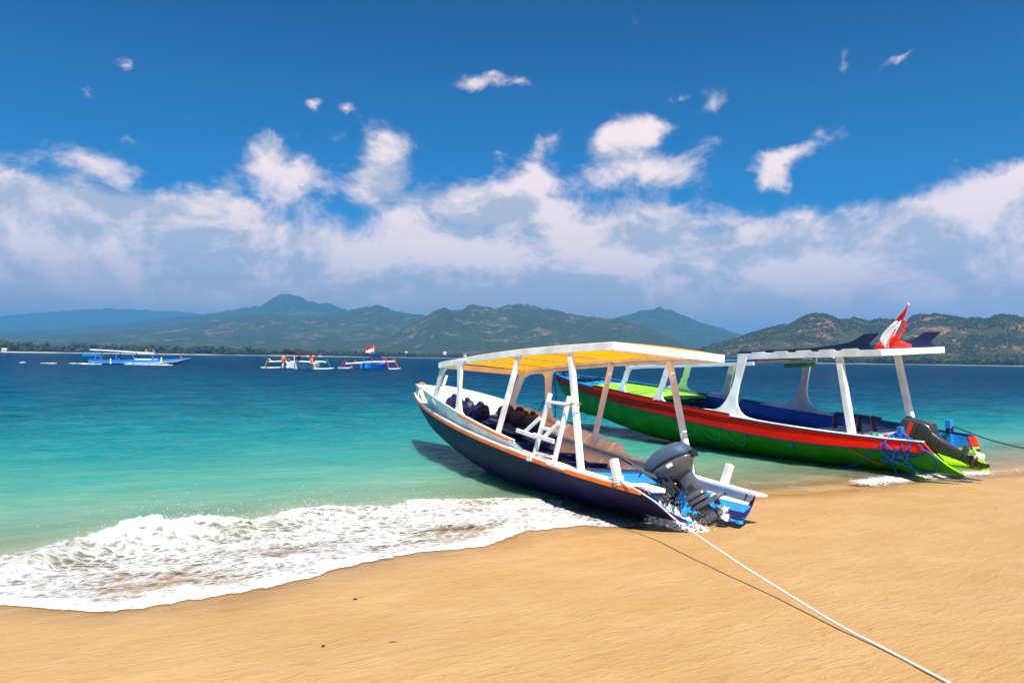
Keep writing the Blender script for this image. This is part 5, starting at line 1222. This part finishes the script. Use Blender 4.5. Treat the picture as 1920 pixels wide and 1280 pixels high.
o = bm_.build('cloth_bundle', M['jacket'], None, smooth='all'); o.matrix_world = M2w; tag(o, 'heap of dark blue cloth lying amidships in the green boat', 'cloth')
zc = zg2(1.6) - .078
for k, (x, y, mt, lab, nm) in enumerate(((1.93, .25, 'wood', 'small amber bottle lying by the navy bench back on the grey deck', 'bottle'), (1.62, .35, 'grn2', 'small green wrapper on the grey aft deck of the green boat', 'wrapper'), (1.42, .30, 'redpaint', 'larger red packet left of the blue rope on the grey deck', 'packet'), (1.30, .15, 'redpaint', 'smaller red packet nearest the black motor on the grey deck', 'packet'))):
    mb = MB(); n_ = 9; rings = []
    for i in range(1, 7):
        t = math.pi * i / 7; rings.append([Vector((.075 * math.cos(t), .045 * math.sin(t) * math.cos(p) * (1 + .3 * math.sin(3 * p + i)), .03 + .032 * math.sin(t) * math.sin(p) * (1 + .3 * math.cos(4 * p + k)))) for p in [2 * math.pi * j / n_ for j in range(n_)]])
    o = mb.loft(rings).build(nm, M[mt], None, smooth=True); o.matrix_world = M2w @ Matrix.Translation((x, y, zc)) @ Matrix.Rotation(k * 1.1, 4, 'Z'); tag(o, lab, nm)
o = MB().tube(spline([(1.80 - .05 * k + .06 * math.sin(k * 2.2), .22 + .09 * math.cos(k * 1.7), zc + .02 + .05 * abs(math.sin(k * 1.3))) for k in range(10)], 4), .007, 5).build('cord', M['rope_teal'], None, smooth='all'); o.matrix_world = M2w; tag(o, 'thin teal cord tangled among the small packets on the grey deck', 'cord')

# blue rope coil hung on the port stern post
def hang(pts, off):
    out = []
    for k, (x, z) in enumerate(pts):
        dz = zg2(x) - z
        if dz < .02: y = .74 + .03 * math.sin(k)
        else: y = sect(x, max(S02, s_at(x, dz)), w2, zg2, zk2, FULL2)[0] + .035 + off
        out.append((x, y, z))
    return out
cA = [(.87, .79), (1.02, .72), (1.10, .60), (1.11, .45), (1.07, .32), (.90, .25), (.75, .33), (.67, .50), (.66, .66), (.76, .76)]
cA2 = [(.90, .78), (1.06, .66), (1.12, .52), (1.08, .38), (.97, .27), (.82, .27), (.70, .38), (.62, .55), (.66, .70), (.78, .77)]
cB = [(.93, .74), (1.01, .66), (.97, .47), (.85, .38), (.70, .35), (.53, .38), (.45, .50), (.46, .60), (.55, .66), (.70, .72)]
cC = [(.88, .76), (.93, .69), (1.06, .55), (1.03, .36), (.86, .24), (.71, .15), (.54, .09), (.38, .12), (.27, .24), (.25, .36), (.32, .46), (.42, .53)]
cD = [(.86, .72), (.84, .50), (.77, .33), (.72, .18), (.75, .06), (.90, -.03), (1.04, .0), (1.07, .14), (.99, .30), (.84, .50), (.71, .68), (.80, .76)]
cE = [(.95, .76), (1.0, .62), (.88, .45), (.76, .40), (.66, .52), (.68, .66), (.82, .77), (.98, .70), (1.04, .58), (.94, .36), (.78, .42), (.72, .60)]
tail = [(.92, .78), (1.0, .69), (1.18, .54), (1.37, .37), (1.62, .22), (1.89, .11), (2.29, .03), (2.86, .02), (3.3, -.02)]
mb = MB(); allp = []
for k, c in enumerate((cA, cA2, cE, cB, cC, cD)):
    mb.tube([M2w @ v for v in spline(hang(c, .012 * (k % 3)), 6)], .0125, 7)
mb.tube([M2w @ v for v in spline(hang(tail, .01), 6)], .0125, 7)
mb.tube([M2w @ Vector((.84 + .062 * math.cos(a_), .715 + .066 * math.sin(a_), .70 + .006 * a_)) for a_ in [k * .6 for k in range(22)]], .0125, 7)
o = mb.build('rope_coil', M['rope_blue'], None, smooth='all'); tag(o, 'bright blue rope coil hung over the port stern post of the green boat', 'rope')
o = MB().tube([M2w @ v for v in spline(hang([(1.87, .53), (1.70, .44), (1.54, .35), (1.38, .23), (1.25, .195), (1.12, .27)], .0), 5)], [.009] * 26, 6).build('cord', M['rope_red'], None, smooth='all'); tag(o, 'orange red cord hanging on the green side left of the blue coil', 'cord')
o = MB().tube([M2w @ v for v in spline(hang([(1.10, .28), (1.17, .31), (1.20, .26), (1.12, .24), (1.14, .31), (1.20, .29)], .02), 4)], .014, 6).build('knot', M['rope_blue'], None, smooth='all'); tag(o, 'small blue rope knot at the end of the orange red cord', 'knot')
# black line from the starboard post and the wrapping that holds it
a0 = M2w @ Vector((.84, -.72, .74)); pts = [M2w @ Vector((.84 + .058 * math.cos(a_), -.72 + .06 * math.sin(a_), .66 + .004 * a_)) for a_ in [k * .6 for k in range(44)]]
pts += spline([a0 + Vector((.06, -.04, .04)), Vector((8.96, 14.0, .56)), Vector((11.5, 13.2, .24)), Vector((14.5, 12.4, sand_at(14.5, 12.4) + .02)), Vector((17, 11.8, sand_at(17, 11.8) + .01))], 8)
o = MB().tube(pts, .011, 7).build('mooring_rope', M['rope_black'], None, smooth='all'); tag(o, 'thin black mooring line running right from the green boat stern post', 'rope')
# black rope heap on the bow deck and the anchor lines
zb_ = zg2(11) - .06; pts = []
for k in range(60):
    q = k / 59; a_ = k * .83; pts.append((10.95 + (.40 + .12 * math.sin(k)) * math.cos(a_) * (1.2 - .3 * q), .12 + (.24 + .07 * math.cos(k * 1.3)) * math.sin(a_), zb_ + .02 + .16 * q * (1 - .5 * q) + .05 * abs(math.sin(a_ * 1.5))))
pts += [(11.5, .25, zb_ + .10), (12.0, .30, zb_ + .16), (12.4, .18, zg2(12.4) + .03), (12.62, .02, zg2(12.6) + .04)]
o = MB().tube([M2w @ v for v in spline(pts, 3)], .015, 6).build('rope_coil', M['rope_black'], None, smooth='all'); tag(o, 'heap of black rope on the light blue bow deck of the green boat', 'rope')
o = MB().tube([M2w @ v for v in spline([(12.70, .10, 1.90), (12.66, .22, 1.75), (12.75, .12, 1.3), (12.85, .1, .95), (12.9, .1, .45)], 6)], .013, 6).build('rope', M['rope_black'], None, smooth='all'); tag(o, 'black rope hanging straight down from the bow of the green boat', 'rope')
p0 = M2w @ Vector((12.9, 0, 1.80)); p1 = M2w @ Vector((14.3, .0, .45))
o = MB().tube([p0, p0 * .5 + p1 * .5 + Vector((0, 0, -.03)), p1], .013, 6).build('anchor_line', M['rope_black'], None, smooth='all'); tag(o, 'taut black anchor line slanting from the green bow into the sea', 'rope')
MB().ell((12.45, 0, zg2(12.45) + .08), (.05, .05, .10), 10, 6).build('bow_bitt', M['black'], b2, smooth='all')
# ------------------------------------------------------------------ boats out at sea
def at_px(px, D):
    a_ = math.atan((px - 960) / FPX); return Vector((D * math.tan(a_), D, 0))
def person(name, lab, parent_pt, joints, rad, edges, cloth=None, hair=True, rotz=0, group=None, head=(0, 0, .84)):
    "one continuous body grown over a skeleton, plus hair and clothing"
    me = bpy.data.meshes.new(name); me.from_pydata(joints, edges, []); o = bpy.data.objects.new(name, me); COL.objects.link(o)
    sk = o.modifiers.new('skin', 'SKIN'); sb = o.modifiers.new('sub', 'SUBSURF'); sb.levels = 1; sb.render_levels = 1
    for i, r_ in enumerate(rad): me.skin_vertices[0].data[i].radius = (r_, r_)
    me.skin_vertices[0].data[0].use_root = True
    me.materials.append(M['skin']); o.location = parent_pt; o.rotation_euler = (0, 0, rotz); tag(o, lab, 'person', group)
    h = Vector(head)
    if hair: MB().ell(h + Vector((-.015, 0, .03)), (.105, .095, .10), 10, 7).build('hair', M['hair'], o, smooth='all')
    if cloth:
        for nm, mt, c, r_ in cloth: MB().ell(c, r_, 12, 8).build(nm, M[mt], o, smooth='all')
    return o
def sitter(name, lab, loc, rotz, shirt, lean=0.0, legs='fwd', group=None, short=None):
    l = lean
    J = [(0, 0, .10), (l * .3, 0, .32), (l * .8, 0, .52), (l, 0, .62), (l * 1.1 + .02, 0, .72), (l * 1.1 + .03, 0, .86),
         (l * .9, .18, .54), (.12 + l * .5, .22, .33), (.30, .16, .25), (l * .9, -.18, .54), (.12 + l * .5, -.22, .33), (.30, -.16, .25)]
    if legs == 'fwd': J += [(.40, .11, .12), (.78, .12, .02), (.40, -.11, .12), (.78, -.12, .02)]
    elif legs == 'down': J += [(.40, .11, .08), (.46, .12, -.38), (.40, -.11, .08), (.46, -.12, -.38)]
    elif legs == 'bent': J += [(.40, .13, .36), (.52, .13, .02), (.40, -.13, .36), (.52, -.13, .02)]
    E_ = [(0, 1), (1, 2), (2, 3), (3, 4), (4, 5), (2, 6), (6, 7), (7, 8), (2, 9), (9, 10), (10, 11), (0, 12), (12, 13), (0, 14), (14, 15)]
    r_ = [.13, .12, .125, .055, .085, .075, .055, .042, .035, .055, .042, .035, .08, .045, .08, .045]
    cl = [('shirt', shirt, (l * .55, 0, .36), (.15, .20, .26))] if shirt else []
    if short: cl.append(('shorts', short, (.08, 0, .11), (.20, .19, .115)))
    return person(name, lab, loc, J, r_, E_, cl, True, rotz, group, (l * 1.1 + .02, 0, .83))

# blue passenger boat under way, left
S = .01944
D1 = 140.0; base = at_px(170, D1)
fb = empty('passenger_boat', base, (0, 0, R(3)), 'bright blue passenger boat with a long white roof under way at the far left', 'boat')
fz = lambda cy: (313 - cy) * S
fx = lambda cx: (cx - 815) * S
Lh = 17.4
def wf(x): return 1.05 * (1 - max(0, (x - 8) / 9.4) ** 2.2) * (.75 + .25 * min(1, x / 3))
def zt_(x): return float(np.interp(x, [0, 4, 9, 13, 17.4], [.84, .80, .86, 1.0, 1.40]))
def zk_(x): return float(np.interp(x, [0, 12, 15, 17.4], [-.25, -.25, .15, 1.32]))
def hull_rows(s_a, s_b, push=0, x0=0, x1=Lh):
    return [[(x, (wf(x) + push) * math.sin(min(1, .35 + s * .75) * 1.5708), zk_(x) + (zt_(x) - zk_(x)) * s) for s in [s_a + (s_b - s_a) * j / 5 for j in range(6)]] for x in [x0 + (x1 - x0) * i / 30 for i in range(31)]]
def both(rows):
    rg = []
    for r in rows: rg.append([(x, -y, z) for x, y, z in r] + [(x, y, z) for x, y, z in reversed(r)])
    return rg
MB().loft(both(hull_rows(0, 1))).build('hull', M['farblue'], fb, smooth=True)
MB().loft(both(hull_rows(.50, .60, .03, .2, 17))).build('white_stripe', M['white'], fb, smooth=True)
MB().loft(both(hull_rows(.05, .42, .025, 12.2, 16.9))).build('bow_bottom', M['maroon'], fb, smooth=True)
MB().loft([[(x, y * (wf(x) - .06), zt_(x) + .02) for y in (-1, -.3, .3, 1)] for x in [.3 + 16.7 * i / 14 for i in range(15)]], close=False, cap=False).build('deck', M['maroon'], fb)
MB().loft([[(x, -1.0, z), (x, 1.0, z), (x, 1.0, z + .10), (x, 0, z + .17), (x, -1.0, z + .10)] for x, z in ((.3, 2.48), (5, 2.27), (11.2, 1.98))]).build('roof', M['white'], fb, smooth=True)
for side in (1, -1):
    for (xa, za, xb, zb) in ((1.2, .8, 1.75, 2.42), (4.9, .8, 4.65, 2.28), (7.95, .88, 7.45, 2.15), (11.3, .95, 10.75, 2.0)):
        MB().bar((xa, side * .95, za), (xb, side * .92, zb), .10, .13, (1, 0, 0)).build('roof_post', M['farblue'], fb)
MB().loft([[(x, -.5, .9), (x, .5, .9), (x, .45, 1.08), (x, -.45, 1.08)] for x in (7.6, 11.5)]).build('white_hatch', M['white'], fb, bevel=.03)
for x in (4.0, 12.55):
    MB().tube([(x, -wf(x) - .10, .15 if x < 8 else .45), (x, -wf(x) - .10, 1.02 if x < 8 else 1.35)], .13, 10).build('fender', M['white'], fb, smooth=True)
MB().box((3.7, .5, 1.75), (.8, .06, .08)).box((3.7, .5, 1.45), (.8, .06, .06)).box((3.32, .5, 1.6), (.07, .06, .6)).box((4.08, .5, 1.6), (.07, .06, .6)).box((3.7, .5, 1.1), (.1, .06, .6)).build('seat_frame', M['farblue'], fb)
mb = MB(); mb.box((-.12, 0, .65), (.35, .3, .45)).box((-.22, 0, .15), (.15, .1, .7)).build('outboard', M['motor_dark'], fb, bevel=.03)
fw = lambda x, y, z: fb.matrix_basis @ Vector((x, y, z)) if False else base + Vector((math.cos(R(3)) * x - math.sin(R(3)) * y, math.sin(R(3)) * x + math.cos(R(3)) * y, z))
sitter('person', 'person sitting on the far white roof with legs stretched forward', fw(9.55, -.2, 2.13), R(3), 'lifeorange', .02, 'fwd')
sitter('person', 'person in a blue shirt on the front edge of the white roof, legs dangling', fw(10.85, -.3, 2.02), R(3), 'farblue', .02, 'down', None, 'fin')
sitter('person', 'person in a dark cap steering at the stern of the far blue boat', fw(2.1, -.3, .78), R(160), 'grn2', .05, 'bent', None, 'wood')
sitter('person', 'person sitting low on the bow of the far blue boat', fw(15.5, 0, 1.05), R(0), 'maroon', -.02, 'fwd')
sitter('person', 'passenger seated under the roof near the white stern fender', fw(5.0, -.2, .45), R(10), 'fin', 0, 'bent')
sitter('person', 'passenger seated low under the middle of the long white roof', fw(7.1, -.2, .38), R(10), 'maroon', 0, 'bent')
# its bow wave and wake
def wake(name, pts, lab, seed):
    V, Fc = [], []; r = np.random.default_rng(seed); k = 0; mb = MB()
    for (x, y, rx1, ry1, n) in pts:
        for _ in range(n):
            px_, py_ = x + r.normal(0, rx1), y + r.normal(0, ry1); mb.ell((px_, py_, .05 + abs(r.normal(0, .035))), (r.uniform(.12, .5), r.uniform(.1, .3), r.uniform(.02, .10)), 6, 4)
    o = mb.build(name, M['drops'], None, smooth='all'); tag(o, lab, 'wake', kind='stuff')
wk = []
for (cx0, cx1, cy, n) in ((1340, 1550, 303, 110), (1420, 1530, 295, 50), (660, 800, 303, 40), (570, 600, 301, 14), (380, 500, 306, 16), (10, 40, 295, 5), (830, 1000, 312, 20), (1150, 1300, 300, 30)):
    for q in range(4):
        cx = cx0 + (cx1 - cx0) * (q + .5) / 4; yy = -1.3 + (303 - cy) * .25 if cx > 815 else (306 - cy) * .55
        p = base + Vector((fx(cx), yy, 0)); wk.append((p.x, p.y, (cx1 - cx0) * S / 9, .35, n // 4))
wake('boat_wake', wk, 'white bow wave and broken wake of the far blue boat', 5)
# little boat behind it
b4 = empty('small_boat', at_px(155, 520.), (0, 0, R(178)), 'tiny light blue boat partly hidden behind the stern of the far blue boat', 'boat')
MB().loft([[(x, -w_, -.2), (x, w_, -.2), (x, w_ + .2, z), (x, -w_ - .2, z)] for x, w_, z in ((-14.5, .5, 1.2), (-8, 1, 1.1), (-3, .9, 1.2), (0, .1, 2.0))]).build('hull', M['farblue'], b4)
MB().box((-7, 0, 3.0), (9.5, 1.9, .2), (0, R(3), 0)).build('roof', M['b2sky'], b4)
for x in (-11, -8.2, -5.4, -3): MB().box((x, -.8, 2.0), (.16, .14, 2.0)).build('roof_post', M['farblue'], b4)
# outrigger boats
def outrigger(label, px, D, yaw, hullm, roofm, postm, elbows, s, kind_):
    o0 = at_px(px, D); t = empty('outrigger_boat', o0, (0, 0, yaw), label, 'outrigger boat', 'small outrigger boats at anchor')
    def ww(y): return .80 * (1 - abs((y - 2.2) / 3.9) ** 2.6) if abs(y - 2.2) < 3.9 else 0
    rg = []
    for i in range(21):
        y = -1.6 + 7.6 * i / 20; w_ = max(.02, ww(y)); zt__ = .80 + .35 * abs((y - 2.2) / 3.8) ** 2.5; zk__ = -.25 + .5 * abs((y - 2.2) / 3.8) ** 4
        rg.append([(-w_, y, zt__), (-w_ * .8, y, zk__ + .25), (0, y, zk__), (w_ * .8, y, zk__ + .25), (w_, y, zt__)])
    MB().loft(rg).build('hull', M[hullm], t, smooth=True)
    MB().loft([[(-max(.02, ww(y)) * .9, y, .86), (max(.02, ww(y)) * .9, y, .86), (max(.02, ww(y)) * .9, y, .88), (-max(.02, ww(y)) * .9, y, .88)] for y in (-1.2, 0, 2, 4, 5.4)]).build('deck', M['white_worn'], t)
    MB().loft([[(-.62, -1.45, .1), (.62, -1.45, .1), (.66, -1.45, .82), (-.66, -1.45, .82)], [(-.62, -1.62, .2), (.62, -1.62, .2), (.66, -1.66, .84), (-.66, -1.66, .84)]]).build('transom', M[hullm], t)
    if kind_ == 0:
        R0, zr, hw_ = (-.8, 3.0), 2.30, 1.60
    else: R0, zr, hw_ = (-.5, 2.6), 2.12, .85
    mb = MB(); mb.loft([[(-hw_, y, zr + .12), (-hw_ * .5, y, zr + .34), (0, y, zr + .48), (hw_ * .5, y, zr + .26), (hw_, y, zr - .05), (hw_, y, zr - .22), (0, y, zr + .15), (-hw_, y, zr - .06)] for y in R0]); mb.build('canopy', M[roofm], t)
    for x in (-hw_ * .82, hw_ * .45 if kind_ == 0 else hw_ * .8):
        for y in R0: MB().bar((x, y + (.15 if y < 0 else -.15), .8), (x, y + (.15 if y < 0 else -.15), zr + .02), .08, .08).build('canopy_post', M[postm], t)
    for (y, zz) in ((-.1, 1.12), (3.3, 1.14)):
        MB().tube([(-4.5, y, zz - .10), (-2, y, zz), (0, y, zz + .03), (2, y, zz), (3.3, y, zz - .06)] if kind_ == 0 else [(-3.9, y, zz - .32), (0, y, zz + .02), (2.9, y, zz + .12)], .12, 8).build('cross_beam', M['white'], t, smooth=True)
    for side in (-1, 1):
        xo = side * (5.4 if side < 0 else 4.2) if kind_ == 0 else side * (4.85 if side < 0 else 3.6)
        for (y, mt) in ((-.1, elbows[0]), (3.3, elbows[1])):
            z0 = 1.0 if kind_ == 0 else (.78 if side < 0 else 1.22)
            MB().tube([(xo - side * 1.3, y, z0 + .05), (xo - side * .95, y, z0 + .48), (xo - side * .75, y, z0 + .50), (xo, y, .18)], .075, 8).build('float_arm', M[mt], t, smooth=True)
        MB().tube([(xo + (.1 * side), -.9, .16), (xo, 0, .10), (xo, 2.4, .10), (xo, 4.0, .20)], [.08, .12, .12, .08], 8).build('float', M['white'], t, smooth=True)
        MB().ell((xo + (.1 * side), -.95, .16), (.10, .12, .10), 8, 6).build('float_tip', M['black'], t, smooth='all')
    return t, o0
t3, o3 = outrigger('small white outrigger boat with a dark awning and yellow and green float arms', 551, 117., R(-26), 'white', 'darkroof', 'white', ('yel2', 'grn2'), .013, 0)
t5, o5 = outrigger('small blue outrigger boat with red float arms and a red and white flag', 692, 125., R(-16), 'farblue', 'fin', 'farblue', ('redpaint', 'redpaint'), .0139, 1)
def local(t, x, y, z):
    a_ = t.rotation_euler.z; return t.location + Vector((math.cos(a_) * x - math.sin(a_) * y, math.sin(a_) * x + math.cos(a_) * y, z))
MB().box((0, -1.75, .75), (.32, .3, .5)).box((0, -1.95, .15), (.12, .15, .9)).build('outboard', M['motor_dark'], t3, bevel=.03)
MB().box((0, -1.75, .75), (.3, .28, .45)).box((0, -1.92, .15), (.12, .15, .8)).build('outboard', M['motor_dark'], t5, bevel=.03)
sitter('person', 'dark clad person sitting in the stern of the white outrigger boat', local(t3, -.45, -.6, .85), R(80), 'fin', .05, 'bent', None, 'black')
def vest(loc, lab, sc=1.):
    t = empty('life_jacket', loc, (0, 0, .2), lab, 'life jacket', 'orange life jackets hung in the outrigger boats')
    for dx in (-.16, .16): MB().ell((dx * sc, 0, 0), (.17 * sc, .10, .42 * sc), 10, 7).build('foam_panel', M['lifeorange'], t, smooth='all')
    return t
vest(local(t3, -1.25, -.75, 1.45), 'orange life jacket hung on the left awning post of the white outrigger', .95)
vest(local(t3, .10, 1.0, 1.62), 'orange life jacket in the middle under the dark awning', .85)
vest(local(t3, 1.55, 2.2, 1.65), 'orange life jacket at the right under the dark awning', .8)
vest(local(t5, .10, .3, 1.45), 'orange red life jacket hanging inside the blue outrigger boat', 1.05)
f5 = empty('flag', local(t5, .0, 1.2, 2.3), (0, 0, R(-10)), 'red and white flag flying from the blue outrigger boat', 'flag')
MB().tube([(.28, 0, -.1), (.24, 0, 1.52)], .025, 6).build('flag_pole', M['white'], f5)
def flag_half(z0, z1, mt):
    rows = []
    for i in range(13):
        q = i / 12; x = .24 - 1.35 * q; dz = -.34 * q ** 1.3 + .05 * math.sin(q * 7); yy = .12 * math.sin(q * 8)
        rows.append([(x, yy, z0 + dz), (x, yy, z1 + dz), (x, yy + .015, z1 + dz), (x, yy + .015, z0 + dz)])
    MB().loft(rows).build('flag_cloth', M[mt], f5, smooth=True)
flag_half(1.0, 1.5, 'red_flag'); flag_half(.48, 1.0, 'white_flag')
# tiny craft lying off the far shore
for px, D, L_s, mt, lab, mast in ((578.5, 1900., 11, 'white', 'tiny white sailing boat near the far shore right of the white outrigger', True), (589, 2000., 18, 'redpaint', 'tiny red boat near the far shore right of the white sailing boat', False), (601, 2050., 14, 'white', 'tiny pale boat near the far shore right of the tiny red boat', False), (1578, 1500., 12, 'white', 'tiny white boat by the far shore below the roof of the green boat', False)):
    t = empty('moored_boat', at_px(px, D), (0, 0, R(8)), lab, 'boat')
    MB().loft([[(x, -w_, -.3), (x, w_, -.3), (x, w_ * 1.3, h_), (x, -w_ * 1.3, h_)] for x, w_, h_ in ((-L_s / 2, .9, 1.6), (0, 1.3, 1.4), (L_s / 2, .15, 2.2))]).build('hull', M[mt], t)
    MB().box((-1, 0, 2.3), (L_s * .35, 1.6, 1.6)).build('cabin', M['white'], t, bevel=.1)
    if mast: MB().tube([(.5, 0, 1.5), (.5, 0, 13.5)], .14, 6).build('mast', M['white'], t)

# ------------------------------------------------------------------ small debris on the sand
def bit(px_t, px_s, L_, mt, yaw, lab, nm, cat):
    x, y = XY(px_t, px_s); z = sand_at(x, y)
    mb = MB(); mb.tube(spline([(-L_ / 2, 0, .003), (-L_ * .1, L_ * .12, .008), (L_ / 2, 0, .003)], 4), [.0035, .004, .005, .006, .007, .006, .005, .004, .003], 6)
    o = mb.build(nm, M[mt], None, smooth='all'); o.location = (x, y, z + .002); o.rotation_euler = (0, 0, yaw); tag(o, lab, cat); return o
bit(2.35, 6.05, .035, 'maroon', .3, 'small reddish leaf scrap on the sand below the foam', 'leaf_scrap', 'leaf')
bit(1.75, 5.05, .03, 'maroon', 1.2, 'dark red leaf scrap at the lower middle of the sand', 'leaf_scrap', 'leaf')
bit(2.15, 4.85, .06, 'wood', .1, 'thin straw lying flat on the sand at the lower middle', 'straw', 'straw')

# ------------------------------------------------------------------ air
m = bpy.data.materials.new('haze_air'); m.use_nodes = True; n_ = m.node_tree; n_.nodes.clear()
pv = n_.nodes.new('ShaderNodeVolumePrincipled'); pv.inputs['Color'].default_value = (.12, .44, .84, 1); pv.inputs['Density'].default_value = HAZE; pv.inputs['Anisotropy'].default_value = .1
ou = n_.nodes.new('ShaderNodeOutputMaterial'); n_.links.new(pv.outputs[0], ou.inputs['Volume'])
mb = MB(); mb.box((0, 0, 500), (72000, 72000, 1030)); hz = mb.build('haze', m, None); tag(hz, kind='stuff')
